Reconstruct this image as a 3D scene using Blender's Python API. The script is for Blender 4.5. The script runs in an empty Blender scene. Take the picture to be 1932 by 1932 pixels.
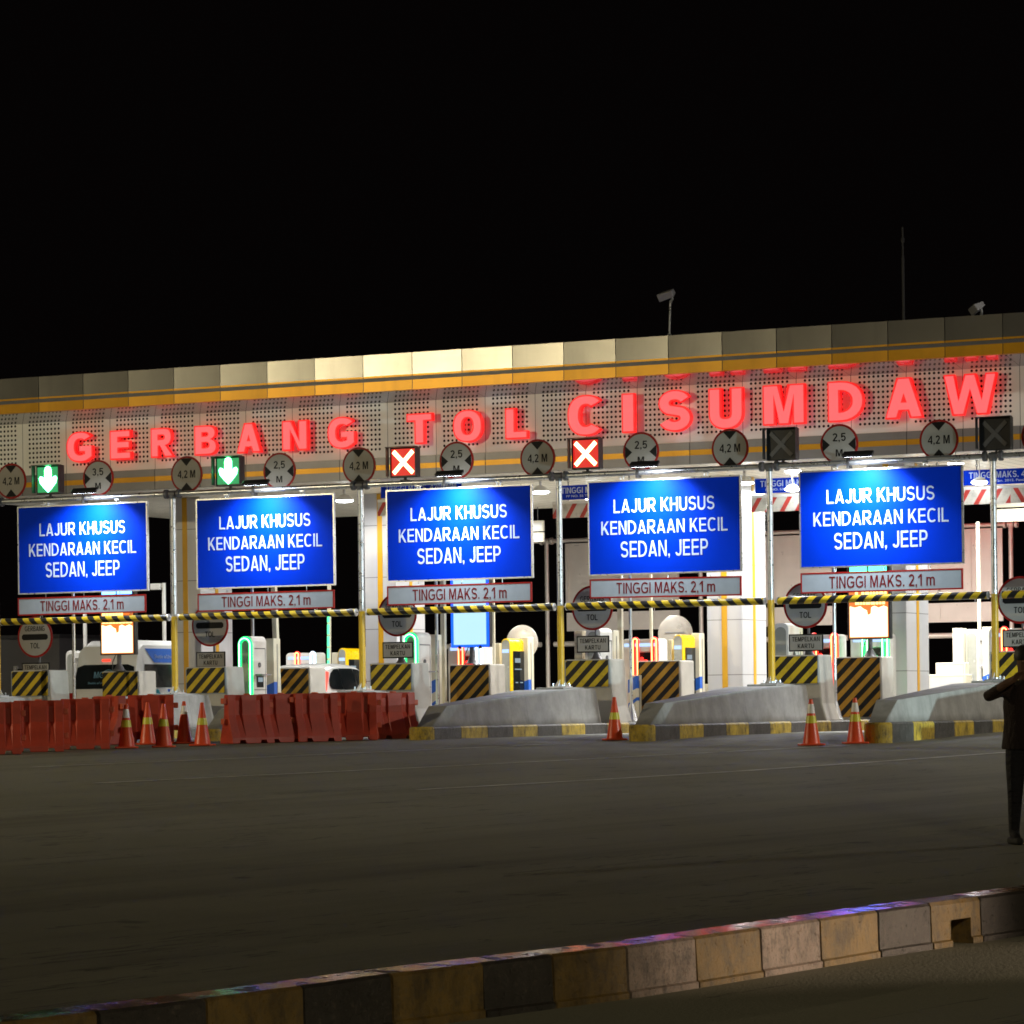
import bpy, math, random
from mathutils import Vector, Matrix, geometry
random.seed(7)
C = bpy.context.scene
COL = C.collection

# ------------------------------------------------------------------ camera
EYE = 0.50
F, PX, PY, ROLL, TH, X0, D0 = 6300.0, 966.0, 1340.2, 0.0127, 0.4506, 0.986, 66.3
cs, sn = math.cos(TH), math.sin(TH)
cam = bpy.data.cameras.new('camera')
cam.sensor_fit = 'HORIZONTAL'
cam.sensor_width = 36.0
cam.lens = 36.0 * F / 1932.0
cam.shift_y = (PY - 966.0) / 1932.0
cam.clip_end = 3000
camo = bpy.data.objects.new('camera', cam)
COL.objects.link(camo)
cr, sr = math.cos(ROLL), math.sin(ROLL)
m = Matrix(((cr, sr, 0), (0, 0, -1), (-sr, cr, 0))).to_4x4()
m.translation = (0, 0, EYE)
camo.matrix_world = m
C.camera = camo

# ------------------------------------------------------------------ night sky, lamps, exposure
W = bpy.data.worlds.new('World')
C.world = W
W.use_nodes = True
bg = W.node_tree.nodes['Background']
bg.inputs[0].default_value = (0.5, 0.36, 0.36, 1)
bg.inputs[1].default_value = 0.0028
C.view_settings.view_transform = 'Standard'
C.view_settings.look = 'None'
C.view_settings.exposure = 0
C.view_settings.gamma = 1
C.cycles.use_denoising = True
C.cycles.max_bounces = 6
C.cycles.sample_clamp_indirect = 6
C.cycles.filter_width = 1.7

# ------------------------------------------------------------------ frames of reference
def PL(u, v, z=0.0):
    """plaza frame (u along the gantry, v into the lanes) -> world"""
    return Vector((X0 + u * cs + v * sn, D0 - u * sn + v * cs, z))
def ray(px, py):
    x, y = px - PX, py - PY
    return (x * cr - y * sr) / F, -(x * sr + y * cr) / F
def hit_v(px, py, v):
    a, b = ray(px, py)
    t = (v + X0 * sn + D0 * cs) / (a * sn + cs)
    X, Y = a * t, t
    return (X - X0) * cs - (Y - D0) * sn, EYE + b * t
def hit_u(px, py, u):
    a, b = ray(px, py)
    t = (u + X0 * cs - D0 * sn) / (a * cs - sn)
    X, Y = a * t, t
    return (X - X0) * sn + (Y - D0) * cs, EYE + b * t
G_Y, G_S = 60.0, 0.0225
def ground_z(y):
    return min(0.0, (y - G_Y) * G_S)
def hit_g(px, py, lift=0.0):
    a, b = ray(px, py)
    t = -(EYE - lift) / b if b < 0 else 1e9
    if t > G_Y:
        return Vector((a * t, t, lift))
    t = (-G_Y * G_S + lift - EYE) / (b - G_S)
    return Vector((a * t, t, ground_z(t) + lift))
PITCH = 4.477
def lane_u(k):          # post number k (post 2 stands at u = 0)
    return (k - 2) * PITCH
def isl_u(k):           # island number k carries post k - 1
    return lane_u(k - 1)

# ------------------------------------------------------------------ materials
class S:
    def __init__(s, nt, k): s.nt, s.k = nt, k
    def _m(s, op, o, rev=False):
        n = s.nt.nodes.new('ShaderNodeMath'); n.operation = op
        A, B = (o, s) if rev else (s, o)
        for i, q in enumerate((A, B)):
            if q is None: continue
            if isinstance(q, S): s.nt.links.new(q.k, n.inputs[i])
            else: n.inputs[i].default_value = q
        return S(s.nt, n.outputs[0])
    def __add__(s, o): return s._m('ADD', o)
    def __sub__(s, o): return s._m('SUBTRACT', o)
    def __rsub__(s, o): return s._m('SUBTRACT', o, True)
    def __mul__(s, o): return s._m('MULTIPLY', o)
    def __truediv__(s, o): return s._m('DIVIDE', o)
    def gt(s, o): return s._m('GREATER_THAN', o)
    def lt(s, o): return s._m('LESS_THAN', o)
    def fract(s): return s._m('FRACT', None)
    def abs(s): return s._m('ABSOLUTE', None)
    def max(s, o): return s._m('MAXIMUM', o)
    def min(s, o): return s._m('MINIMUM', o)
    def pow(s, o): return s._m('POWER', o)
def mk(name):
    M_ = bpy.data.materials.new(name); M_.use_nodes = True
    nt = M_.node_tree
    return M_, nt, nt.nodes['Principled BSDF']
def coords(nt, kind='Object'):
    tc = nt.nodes.new('ShaderNodeTexCoord')
    sp = nt.nodes.new('ShaderNodeSeparateXYZ')
    nt.links.new(tc.outputs[kind], sp.inputs[0])
    return tc.outputs[kind], S(nt, sp.outputs[0]), S(nt, sp.outputs[1]), S(nt, sp.outputs[2])
def noise(nt, vec, scale, detail=4, rough=.6, stretch=None):
    if stretch:
        mp = nt.nodes.new('ShaderNodeMapping'); mp.inputs['Scale'].default_value = stretch
        nt.links.new(vec, mp.inputs[0]); vec = mp.outputs[0]
    n = nt.nodes.new('ShaderNodeTexNoise')
    n.inputs['Scale'].default_value = scale
    n.inputs['Detail'].default_value = detail
    n.inputs['Roughness'].default_value = rough
    nt.links.new(vec, n.inputs['Vector'])
    return S(nt, n.outputs['Fac'])
def mix(nt, fac, a, b):
    n = nt.nodes.new('ShaderNodeMix'); n.data_type = 'RGBA'
    if isinstance(fac, S): nt.links.new(fac.k, n.inputs[0])
    else: n.inputs[0].default_value = fac
    for i, q in ((6, a), (7, b)):
        if isinstance(q, (tuple, list)): n.inputs[i].default_value = (*q[:3], 1)
        else: nt.links.new(q, n.inputs[i])
    return n.outputs[2]
def remap(nt, s, a, b, lo=0., hi=1.):
    n = nt.nodes.new('ShaderNodeMapRange')
    nt.links.new(s.k, n.inputs[0])
    for i, q in enumerate((a, b, lo, hi)): n.inputs[i + 1].default_value = q
    return S(nt, n.outputs[0])
def bump(nt, bs, h, strength=.3, dist=.01):
    n = nt.nodes.new('ShaderNodeBump')
    n.inputs['Strength'].default_value = strength
    n.inputs['Distance'].default_value = dist
    nt.links.new(h.k, n.inputs['Height'])
    nt.links.new(n.outputs[0], bs.inputs['Normal'])
def mat(name, col, rough=.5, metal=0., var=.12, scale=6., bmp=0., dirt=0., spec=None):
    M_, nt, bs = mk(name)
    v, x, y, z = coords(nt)
    n = noise(nt, v, scale)
    f = remap(nt, n, .3, .7)
    a = [max(0, c * (1 - var)) for c in col]; b = [min(1, c * (1 + var)) for c in col]
    c = mix(nt, f, a, b)
    if dirt:
        d = noise(nt, v, scale * .45, 6, .7, (1, 1, .35))
        c = mix(nt, remap(nt, d, .5, .75, 0, dirt), c, [q * .35 + .01 for q in col])
    nt.links.new(c, bs.inputs['Base Color'])
    bs.inputs['Metallic'].default_value = metal
    r = remap(nt, noise(nt, v, scale * 2.3), .3, .7, max(.03, rough - .08), min(1, rough + .08))
    nt.links.new(r.k, bs.inputs['Roughness'])
    if spec is not None: bs.inputs['Specular IOR Level'].default_value = spec
    if bmp: bump(nt, bs, noise(nt, v, scale * 6), bmp)
    return M_
def emit(name, col, strength):
    M_, nt, bs = mk(name)
    bs.inputs['Base Color'].default_value = (.05, .05, .05, 1)
    bs.inputs['Emission Color'].default_value = (*col, 1)
    bs.inputs['Emission Strength'].default_value = strength
    return M_
def stripes(name, period, slope, ca, cb, duty=.5, rough=.5, dirt=.5):
    M_, nt, bs = mk(name)
    v, x, y, z = coords(nt)
    s = ((x - z * slope) / period).fract().gt(duty)
    c = mix(nt, s, ca, cb)
    n = noise(nt, v, 7, 6, .7)
    c = mix(nt, remap(nt, n, .5, .8, 0, dirt), c, (.03, .028, .02))
    nt.links.new(c, bs.inputs['Base Color'])
    bs.inputs['Roughness'].default_value = rough
    bs.inputs['Specular IOR Level'].default_value = .25
    return M_

YEL, BLK = (.62, .40, .02), (.012, .012, .013)
M = {}
M['white'] = mat('white_powder_coat', (.72, .71, .68), .4, 0, .05, 3, dirt=.15)
M['cream'] = mat('cream_paint', (.70, .66, .52), .45, 0, .06, 3, dirt=.2)
M['concrete'] = mat('cast_concrete', (.30, .30, .285), .85, 0, .22, 2.2, .25, dirt=.45)
def wedge_concrete():
    M_, nt, bs = mk('shuttered_concrete')
    v, x, y, z = coords(nt)
    n = noise(nt, v, 2.2, 6, .65); f = noise(nt, v, 24, 6, .75)
    c = mix(nt, remap(nt, n, .3, .7), (.22, .22, .205), (.36, .355, .335))
    d = noise(nt, v, 3.2, 7, .75, (1, 1, .25))
    c = mix(nt, remap(nt, d, .52, .70, 0, .4), c, (.13, .125, .115))
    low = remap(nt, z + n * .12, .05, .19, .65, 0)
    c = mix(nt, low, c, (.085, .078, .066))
    c = mix(nt, f.gt(.69) * .7, c, (.07, .068, .062))
    j = (((y + .3) / 2.44).fract() * 2.44).lt(.014)
    c = mix(nt, j * .35, c, (.08, .08, .075))
    nt.links.new(c, bs.inputs['Base Color']); bs.inputs['Roughness'].default_value = .85
    bump(nt, bs, f + n * .5 - j, .45, .012)
    return M_
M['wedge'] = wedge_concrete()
M['lane_concrete'] = mat('pale_lane_concrete', (.42, .41, .37), .7, 0, .15, .8, .2, dirt=.4)
M['concrete_white'] = mat('whitewashed_concrete', (.52, .51, .47), .7, 0, .10, 2.5, .15, dirt=.3)
M['galv'] = mat('galvanised_steel', (.55, .57, .60), .32, .85, .12, 5, dirt=.2)
M['sleeve'] = mat('yellow_pole_paint', (.52, .33, .02), .35, 0, .12, 5, dirt=.3)
M['dark'] = mat('black_painted_metal', (.015, .015, .017), .45, 0, .2, 6)
M['dkgrey'] = mat('dark_grey_metal', (.10, .10, .11), .45, .2, .12, 5)
M['grey'] = mat('grey_cladding', (.26, .26, .28), .42, .3, .06, 1.5)
M['blue'] = None
M['signwhite'] = mat('white_reflective_sheet', (.30, .34, .39), .42, 0, .06, 3, dirt=.15, spec=.08)
M['lettering'] = mat('white_reflective_lettering', (.52, .60, .74), .4, 0, .03, 6, spec=.08)
M['redtext'] = mat('dark_red_lettering', (.13, .008, .01), .45, 0, .1, 6, spec=.08)
M['redrim'] = mat('red_sign_rim', (.27, .014, .012), .4, 0, .1, 5, spec=.08)
M['black'] = mat('black_vinyl', (.012, .012, .012), .5, 0, .1, 5, spec=.08)
M['face'] = mat('white_sign_face', (.32, .31, .29), .40, 0, .06, 3, dirt=.25, spec=.1)
M['yellow'] = mat('yellow_cladding', (.62, .33, .012), .4, 0, .06, 2, dirt=.12)
M['orange'] = mat('orange_barrier_plastic', (.46, .050, .022), .5, 0, .22, 2.2, .08, dirt=.6)
M['orange_end'] = mat('pale_orange_plastic', (.62, .11, .045), .5, 0, .15, 2.5, .08, dirt=.35)  # lighter orange for the lugs and filler caps
M['cone'] = mat('orange_cone_plastic', (.78, .085, .02), .38, 0, .1, 4, dirt=.25)
M['cone_white'] = mat('white_reflective_band', (.85, .86, .84), .3, 0, .05, 6)
M['cone_lime'] = mat('lime_reflective_band', (.72, .70, .06), .35, 0, .08, 6)
M['glass'] = mat('dark_tinted_glass', (.012, .015, .016), .06, 0, .1, 2)
M['rubber'] = mat('black_rubber', (.02, .02, .02), .8, 0, .2, 6)
M['carwhite'] = mat('white_car_paint', (.72, .73, .72), .18, 0, .02, 2)
M['vanblue'] = mat('blue_vinyl_wrap', (.03, .13, .55), .22, 0, .06, 2)
M['teal'] = mat('teal_vinyl_wrap', (.0, .27, .36), .25, 0, .08, 2)
M['machine_yellow'] = mat('yellow_machine_shell', (.90, .58, .0), .3, 0, .04, 3)
M['bluepaint'] = mat('blue_stripe_paint', (.02, .13, .62), .4, 0, .08, 4)
M['mirror'] = mat('pale_glossy_front', (.45, .46, .42), .2, .3, .1, 3)
M['skin'] = mat('skin', (.28, .15, .10), .55, 0, .1, 8)
M['cloth'] = mat('dark_cloth', (.022, .018, .017), .9, 0, .3, 9, .2)
M['hair'] = mat('black_hair', (.012, .010, .010), .6, 0, .3, 20)
M['backpanel'] = mat('bare_sign_back', (.62, .57, .50), .34, .25, .06, 1.5)
M['stripe_guard'] = stripes('black_yellow_chevron', .285, 1.0, BLK, (.60, .42, .02), .5)
M['stripe_guard_old'] = stripes('black_orange_chevron', .285, 1.0, BLK, (.50, .27, .03), .5)
M['stripe_bar_a'] = stripes('bar_stripes_falling', .30, -.9, (.42, .29, .015), BLK, .5, .3, .25)
M['stripe_bar_b'] = stripes('bar_stripes_rising', .30, .9, (.42, .29, .015), BLK, .5, .3, .25)
M['stripe_red_a'] = stripes('red_white_stripes_rising', .34, .6, (.60, .57, .50), (.50, .05, .04), .68)
M['stripe_red_b'] = stripes('red_white_stripes_falling', .34, -.6, (.60, .57, .50), (.50, .05, .04), .68)
# glossy blue road-sign sheet
def blue_sheet():
    M_, nt, bs = mk('blue_reflective_sheet')
    v, x, y, z = coords(nt)
    n = noise(nt, v, 2.2)
    nt.links.new(mix(nt, n, (.0, .026, .47), (.0, .034, .55)), bs.inputs['Base Color'])
    bs.inputs['Roughness'].default_value = .55
    bs.inputs['Specular IOR Level'].default_value = .04
    bs.inputs['Coat Weight'].default_value = .16
    bs.inputs['Coat Roughness'].default_value = .10
    sp = noise(nt, v, 46, 1, .4)
    bump(nt, bs, sp, .05, .004)
    return M_
M['blue'] = blue_sheet()
# lights
M['letter_face'] = emit('lit_red_acrylic_face', (1, .085, .09), 1.6)
M['letter_side'] = emit('lit_red_acrylic_return', (1, .006, .008), 1.1)
M['rear_red'] = emit('strong_red_acrylic', (1, .02, .02), 14)
M['green_lamp'] = emit('green_signal_led', (.12, 1, .30), 20)
M['red_lamp'] = emit('red_signal_led', (1, .50, .22), 9)
M['neon_green'] = emit('green_neon', (.55, 1, .72), 6)
M['channel_green'] = emit('green_neon_glow', (.0, 1, .18), 2.4)  # channels: glow around the neon put in as emissive sleeves
M['channel_red'] = emit('red_neon_glow', (1, .012, .006), 2.4)
M['channel_white'] = emit('white_neon_glow', (.7, .85, 1), 1.5)
M['neon_red'] = emit('red_neon', (1, .42, .12), 6)
M['neon_white'] = emit('white_neon', (.85, .95, 1), 5)
M['neon_blue'] = emit('pale_blue_light_bar', (.45, .65, 1), 1.3)
M['led_orange'] = emit('orange_led_rows', (1, .62, .20), 3.2)
M['led_white'] = emit('overbright_led_rows', (1, .90, .50), 2.4)
M['glow_green'] = emit('green_bloom_panel', (.0, 1, .30), .34)  # bloom around the lit arrow, put in as a dim emissive panel
M['glow_red'] = emit('red_bloom_panel', (1, .015, .012), .75)  # red bloom around the cross, put in the same way
M['glow_orange'] = emit('orange_bloom_panel', (1, .22, .02), 1.0)  # bloom between the LED rows, put in as an emissive backing
M['led_green'] = emit('green_led_row', (.05, 1, .45), 6)
M['led_blue'] = emit('blue_led_row', (.10, .30, 1), 7)
M['screen'] = emit('pale_blue_screen', (.50, .82, 1), 1.12)
M['screen_rim'] = emit('deep_blue_screen_edge', (.0, .08, 1), 2.2)
M['lamp_glass'] = emit('white_lamp_lens', (.88, .94, 1), 30)
M['warm_glass'] = emit('warm_street_lamp_lens', (1, .72, .32), 20)
M['tail'] = emit('lit_tail_light', (1, .035, .015), 2.2)
M['tail_hot'] = emit('brake_light_core', (1, .75, .45), 8)
M['lcd'] = emit('dim_lcd', (.35, .5, .6), .55)
M['lcd_red'] = emit('red_indicator', (1, .03, .02), 2.5)
M['boom_green'] = emit('green_boom_led', (.08, 1, .35), 2.2)

# perforated sign panel
PW = 1.1949
def perforated():
    M_, nt, bs = mk('perforated_white_panel')
    v, x, y, z = coords(nt)
    fx = (x / PW + 100.).fract() * PW
    gx = ((fx - .15) / .1).fract() - .5
    gz = ((z - .03) / .107).fract() - .5
    d2 = (gx * gx * .01 + gz * gz * .01145).pow(.5)
    hole = d2.lt(.0275) * fx.gt(.15) * fx.lt(1.05) * z.gt(.137) * z.lt(1.208)
    seam = fx.lt(.012)
    n = noise(nt, v, 1.2)
    base = mix(nt, n, (.80, .80, .76), (.90, .90, .86))
    c = mix(nt, seam, base, (.10, .10, .10))
    c = mix(nt, hole, c, (.008, .008, .008))
    nt.links.new(c, bs.inputs['Base Color'])
    r = remap(nt, hole, 0, 1, .42, .95)
    nt.links.new(r.k, bs.inputs['Roughness'])
    bump(nt, bs, 1.0 - hole, .5, .004)
    return M_
M['perforated'] = perforated()
def cladding(name, col, rough, metal, pillow=.5, step=PW, spec=.5):
    M_, nt, bs = mk(name)
    v, x, y, z = coords(nt)
    fx = (x / step + 100.).fract()
    seam = (fx * step).lt(.016)
    n = noise(nt, v, 1.4)
    pn = nt.nodes.new('ShaderNodeTexWhiteNoise'); pn.noise_dimensions = '1D'
    fl = (x / step + 100.)._m('FLOOR', None)
    nt.links.new(fl.k, pn.inputs['W'])
    tone = remap(nt, S(nt, pn.outputs[0]), 0, 1, -.10, .10)
    f = (remap(nt, n, .3, .7, .3, .7) + tone)
    c = mix(nt, f, [q * .8 for q in col], [min(1, q * 1.2) for q in col])
    st = noise(nt, v, 2.0, 6, .7, (1, 1, .12))
    c = mix(nt, remap(nt, st, .52, .75, 0, .35), c, [q * .45 for q in col])
    c = mix(nt, seam, c, (.02, .02, .02))
    nt.links.new(c, bs.inputs['Base Color'])
    bs.inputs['Metallic'].default_value = metal
    bs.inputs['Roughness'].default_value = rough
    bs.inputs['Specular IOR Level'].default_value = spec
    h = (fx - .5) * (fx - .5) * pillow + n * .04 + seam * -.2
    bump(nt, bs, h, .35, .08)
    return M_
M['fascia'] = cladding('aluminium_fascia_panel', (.19, .185, .165), .27, .72, .9, spec=.4)
M['fascia_yellow'] = cladding('yellow_fascia_panel', (.55, .27, .006), .36, .4, .9)
M['soffit'] = cladding('glossy_soffit_panel', (.42, .42, .46), .075, .7, .0, spec=.8)
M['band'] = cladding('grey_band_panel', (.20, .20, .21), .4, .35, .2)
M['ceiling'] = cladding('white_ceiling_plank', (.78, .74, .64), .35, 0, .2, .3)
M['column'] = None
def column_mat():
    M_, nt, bs = mk('column_cladding')
    v, x, y, z = coords(nt)
    seam = ((z / 1.22).fract() * 1.22).lt(.014)
    n = noise(nt, v, 1.0)
    c = mix(nt, n, (.50, .50, .52), (.58, .58, .60))
    c = mix(nt, seam, c, (.12, .12, .12))
    nt.links.new(c, bs.inputs['Base Color'])
    bs.inputs['Roughness'].default_value = .35
    bs.inputs['Metallic'].default_value = .15
    return M_
M['column'] = column_mat()
# asphalt
def asphalt():
    M_, nt, bs = mk('asphalt')
    v, x, y, z = coords(nt)
    big = noise(nt, v, .10, 5, .6, (1, .55, 1))
    mid = noise(nt, v, .9, 6, .65, (.35, 1, 1))
    fine = noise(nt, v, 42, 3, .7)
    f = remap(nt, big, .3, .7, 0, .5) + remap(nt, mid, .3, .7, 0, .3) + remap(nt, fine, .3, .7, 0, .25)
    c = mix(nt, f, (.132, .130, .096), (.265, .258, .192))
    # long dark tyre streaks and sealed cracks running with the road
    rot = nt.nodes.new('ShaderNodeMapping'); rot.inputs['Rotation'].default_value = (0, 0, math.radians(-52))
    nt.links.new(v, rot.inputs[0]); rv = rot.outputs[0]
    st = noise(nt, rv, .55, 7, .7, (.05, 1, 1))
    c = mix(nt, remap(nt, st, .52, .70, 0, .5), c, (.055, .042, .034))
    st2 = noise(nt, rv, .5, 5, .7, (.10, 1, 1))
    c = mix(nt, remap(nt, st2, .60, .72, 0, .35), c, (.26, .25, .20))
    cr_ = noise(nt, rv, .30, 7, .72, (.10, 1, 1))
    br = noise(nt, rv, .9, 3, .6)
    ck = ((cr_ - .47).abs()).lt(.003) * br.gt(.47)
    c = mix(nt, ck * .6, c, (.02, .012, .011))
    spots = noise(nt, v, 1.7, 2, .5)
    c = mix(nt, remap(nt, spots, .70, .76, 0, .6), c, (.03, .028, .024))
    grit = noise(nt, v, 7.5, 2, .5)
    c = mix(nt, grit.gt(.80) * .8, c, (.42, .40, .34))
    nt.links.new(c, bs.inputs['Base Color'])
    r = remap(nt, mid, .3, .7, .72, .92)
    nt.links.new(r.k, bs.inputs['Roughness'])
    bump(nt, bs, fine + mid * .6, .5, .02)
    return M_
M['asphalt'] = asphalt()
def marking():
    M_, nt, bs = mk('worn_white_marking')
    v, x, y, z = coords(nt)
    n = noise(nt, v, 3.5, 6, .75)
    c = mix(nt, remap(nt, n, .35, .65), (.40, .39, .35), (.90, .89, .82))
    nt.links.new(c, bs.inputs['Base Color'])
    bs.inputs['Roughness'].default_value = .7
    return M_
M['marking'] = marking()
def kerb_paint(name, col, chip, rough):
    M_, nt, bs = mk(name)
    v, x, y, z = coords(nt)
    n = noise(nt, v, 26, 8, .8)
    n2 = noise(nt, v, 3.4, 5, .65)
    f = remap(nt, n2, .35, .7)
    c = mix(nt, f, [q * .7 for q in col], [q * 1.25 for q in col])
    c = mix(nt, remap(nt, n, .54, .64, 0, .9), c, chip)
    d = noise(nt, v, 9, 8, .8, (1, 1, .5))
    c = mix(nt, remap(nt, d, .47, .66, 0, .85), c, (.020, .016, .012))
    nt.links.new(c, bs.inputs['Base Color'])
    nt.links.new(remap(nt, n, .3, .7, rough, rough + .28).k, bs.inputs['Roughness'])
    bump(nt, bs, n + n2 * .7, .8, .016)
    return M_
M['kerb_y'] = kerb_paint('yellow_kerb_paint', (.20, .125, .03), (.14, .11, .075), .20)
M['kerb_k'] = kerb_paint('black_kerb_paint', (.040, .034, .03), (.13, .105, .085), .20)
def kerb_top():
    M_, nt, bs = mk('worn_glossy_kerb_top')
    v, x, y, z = coords(nt)
    n = noise(nt, v, 14, 6, .7); n2 = noise(nt, v, 2.5, 4, .6)
    c = mix(nt, remap(nt, n2, .35, .65), (.05, .045, .035), (.17, .13, .05))
    nt.links.new(c, bs.inputs['Base Color'])
    g = noise(nt, v, 5.5, 5, .7)
    nt.links.new((remap(nt, g, .36, .52, .42, .05) + n * .06).k, bs.inputs['Roughness'])
    bs.inputs['Specular IOR Level'].default_value = .35
    bump(nt, bs, n + n2 * .4, .06, .006)
    return M_
M['kerb_top'] = kerb_top()
M['island_y'] = kerb_paint('yellow_island_paint', (.52, .36, .03), (.30, .27, .20), .4)
M['island_k'] = kerb_paint('black_island_paint', (.075, .072, .066), (.20, .19, .17), .4)
M['kerb_glare'] = kerb_paint('worn_glare_pale_kerb_paint', (.27, .205, .165), (.09, .075, .065), .18)  # lamp glare on black blocks painted in as a pale colour

# ------------------------------------------------------------------ mesh builder
class MB:
    def __init__(s): s.v, s.f, s.m = [], [], []
    def add(s, vs, fs, m=0, T=None):
        o = len(s.v)
        s.v += [tuple(T @ Vector(p)) if T else tuple(p) for p in vs]
        s.f += [tuple(i + o for i in f) for f in fs]
        s.m += [m] * len(fs)
        return s
    def box(s, a, b, m=0, T=None):
        (x0, y0, z0), (x1, y1, z1) = a, b
        vs = [(x0, y0, z0), (x1, y0, z0), (x1, y1, z0), (x0, y1, z0), (x0, y0, z1), (x1, y0, z1), (x1, y1, z1), (x0, y1, z1)]
        return s.add(vs, [(0, 3, 2, 1), (4, 5, 6, 7), (0, 1, 5, 4), (1, 2, 6, 5), (2, 3, 7, 6), (3, 0, 4, 7)], m, T)
    def prism(s, pts, d0, d1, plane='xz', m=0, T=None):
        """outline (counter-clockwise seen from the -d side) extruded from d0 to d1"""
        def P(p, d):
            return (p[0], d, p[1]) if plane == 'xz' else ((d, p[0], p[1]) if plane == 'yz' else (p[0], p[1], d))
        n = len(pts)
        vs = [P(p, d0) for p in pts] + [P(p, d1) for p in pts]
        fs = [tuple(range(n)), tuple(range(2 * n - 1, n - 1, -1))]
        fs += [(i, i + n, (i + 1) % n + n, (i + 1) % n) for i in range(n)]
        return s.add(vs, fs, m, T)
    def tube(s, p0, p1, r, n=12, m=0, r1=None, cap=True):
        p0, p1 = Vector(p0), Vector(p1)
        r1 = r if r1 is None else r1
        d = (p1 - p0).normalized()
        a = d.orthogonal().normalized(); b = d.cross(a)
        vs = []
        for p, q in ((p0, r), (p1, r1)):
            for i in range(n):
                t = 2 * math.pi * i / n
                vs.append(p + (a * math.cos(t) + b * math.sin(t)) * q)
        fs = [(i, (i + 1) % n, (i + 1) % n + n, i + n) for i in range(n)]
        if cap: fs += [tuple(range(n - 1, -1, -1)), tuple(range(n, 2 * n))]
        return s.add(vs, fs, m)
    def path(s, pts, r, n=8, m=0, closed=False):
        pts = [Vector(p) for p in pts]
        k = len(pts); vs = []
        ref = None
        for i, p in enumerate(pts):
            a = pts[i - 1] if (i or closed) else p
            b = pts[(i + 1) % k] if (i < k - 1 or closed) else p
            d = (b - a).normalized()
            if ref is None: ref = d.orthogonal().normalized()
            ref = (ref - d * ref.dot(d)).normalized()
            w = d.cross(ref)
            for j in range(n):
                t = 2 * math.pi * j / n
                vs.append(p + (ref * math.cos(t) + w * math.sin(t)) * r)
        fs = []
        for i in range(k if closed else k - 1):
            for j in range(n):
                fs.append((i * n + j, i * n + (j + 1) % n, ((i + 1) % k) * n + (j + 1) % n, ((i + 1) % k) * n + j))
        if not closed: fs += [tuple(range(n - 1, -1, -1)), tuple(range((k - 1) * n, k * n))]
        return s.add(vs, fs, m)
    def lathe(s, prof, n=24, m=0, T=None):
        vs = []
        for r, z in prof:
            for i in range(n):
                t = 2 * math.pi * i / n
                vs.append((r * math.cos(t), r * math.sin(t), z))
        k = len(prof); fs = []
        for i in range(k - 1):
            for j in range(n):
                fs.append((i * n + j, i * n + (j + 1) % n, (i + 1) * n + (j + 1) % n, (i + 1) * n + j))
        fs += [tuple(range(n - 1, -1, -1)), tuple(range((k - 1) * n, k * n))]
        return s.add(vs, fs, m, T)
    def loft(s, loops, m=0, cap=True):
        n = len(loops[0]); vs = [p for l in loops for p in l]; fs = []
        for i in range(len(loops) - 1):
            for j in range(n):
                fs.append((i * n + j, i * n + (j + 1) % n, (i + 1) * n + (j + 1) % n, (i + 1) * n + j))
        if cap: fs += [tuple(range(n - 1, -1, -1)), tuple(range((len(loops) - 1) * n, len(loops) * n))]
        return s.add(vs, fs, m)
    def text(s, t, x0, x1, z0, z1, y=0., ext=.002, bold=0., m=0, keep=False):
        """lettering fitted into x0..x1, z0..z1, standing upright and facing -y"""
        vs, fs, (a0, b0, a1, b1) = glyphs(t, bold, ext)
        sx, sz = (x1 - x0) / (a1 - a0), (z1 - z0) / (b1 - b0)
        vv = [(x0 + (p[0] - a0) * sx, y - p[2], z0 + (p[1] - b0) * sz) for p in vs]
        return s.add(vv, fs, m)
    def build(s, name, mats, parent=None, loc=None, rot=None, bevel=0., smooth=True, seg=2):
        me = bpy.data.meshes.new(name)
        me.from_pydata(s.v, [], s.f)
        for q in (mats if isinstance(mats, (list, tuple)) else [mats]): me.materials.append(M[q] if isinstance(q, str) else q)
        me.polygons.foreach_set('material_index', s.m)
        me.update()
        if smooth:
            me.polygons.foreach_set('use_smooth', [True] * len(me.polygons))
            me.set_sharp_from_angle(angle=math.radians(32))
        o = bpy.data.objects.new(name, me)
        COL.objects.link(o)
        if parent: o.parent = parent
        if loc is not None: o.location = loc
        if rot is not None: o.rotation_euler = rot
        if bevel:
            b = o.modifiers.new('bevel', 'BEVEL'); b.width = bevel; b.segments = seg
            b.limit_method = 'ANGLE'; b.angle_limit = math.radians(40)
        return o
_gl = {}
def _se(cx, cy, rx, ry, a0, a1, n=14, e=2.35):
    out = []
    for i in range(n + 1):
        t = math.radians(a0 + (a1 - a0) * i / n); c, q = math.cos(t), math.sin(t)
        out.append((cx + rx * math.copysign(abs(c) ** (2 / e), c), cy + ry * math.copysign(abs(q) ** (2 / e), q)))
    return out
def _stroke(pts, w):
    pts = [Vector(p) for p in pts]; L, R = [], []
    for i, p in enumerate(pts):
        d0 = (p - pts[i - 1]).normalized() if i else None
        d1 = (pts[i + 1] - p).normalized() if i < len(pts) - 1 else None
        d0 = d0 or d1; d1 = d1 or d0
        n0, n1 = Vector((-d0.y, d0.x)), Vector((-d1.y, d1.x))
        n = (n0 + n1).normalized(); k = w / 2 / max(.45, n.dot(n1))
        L.append(tuple(p + n * k)); R.append(tuple(p - n * k))
    return L + R[::-1]
def _bowl(x0, x1, y0, y1):
    ry = (y1 - y0) / 2; rx = min(ry * 1.05, x1 - x0); xc = x1 - rx
    return ([(x0, y0)] if xc > x0 + 1e-4 else []) + _se(xc, y0 + ry, rx, ry, -90, 90, 12, 2.15) + ([(x0, y1)] if xc > x0 + 1e-4 else [])
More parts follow.
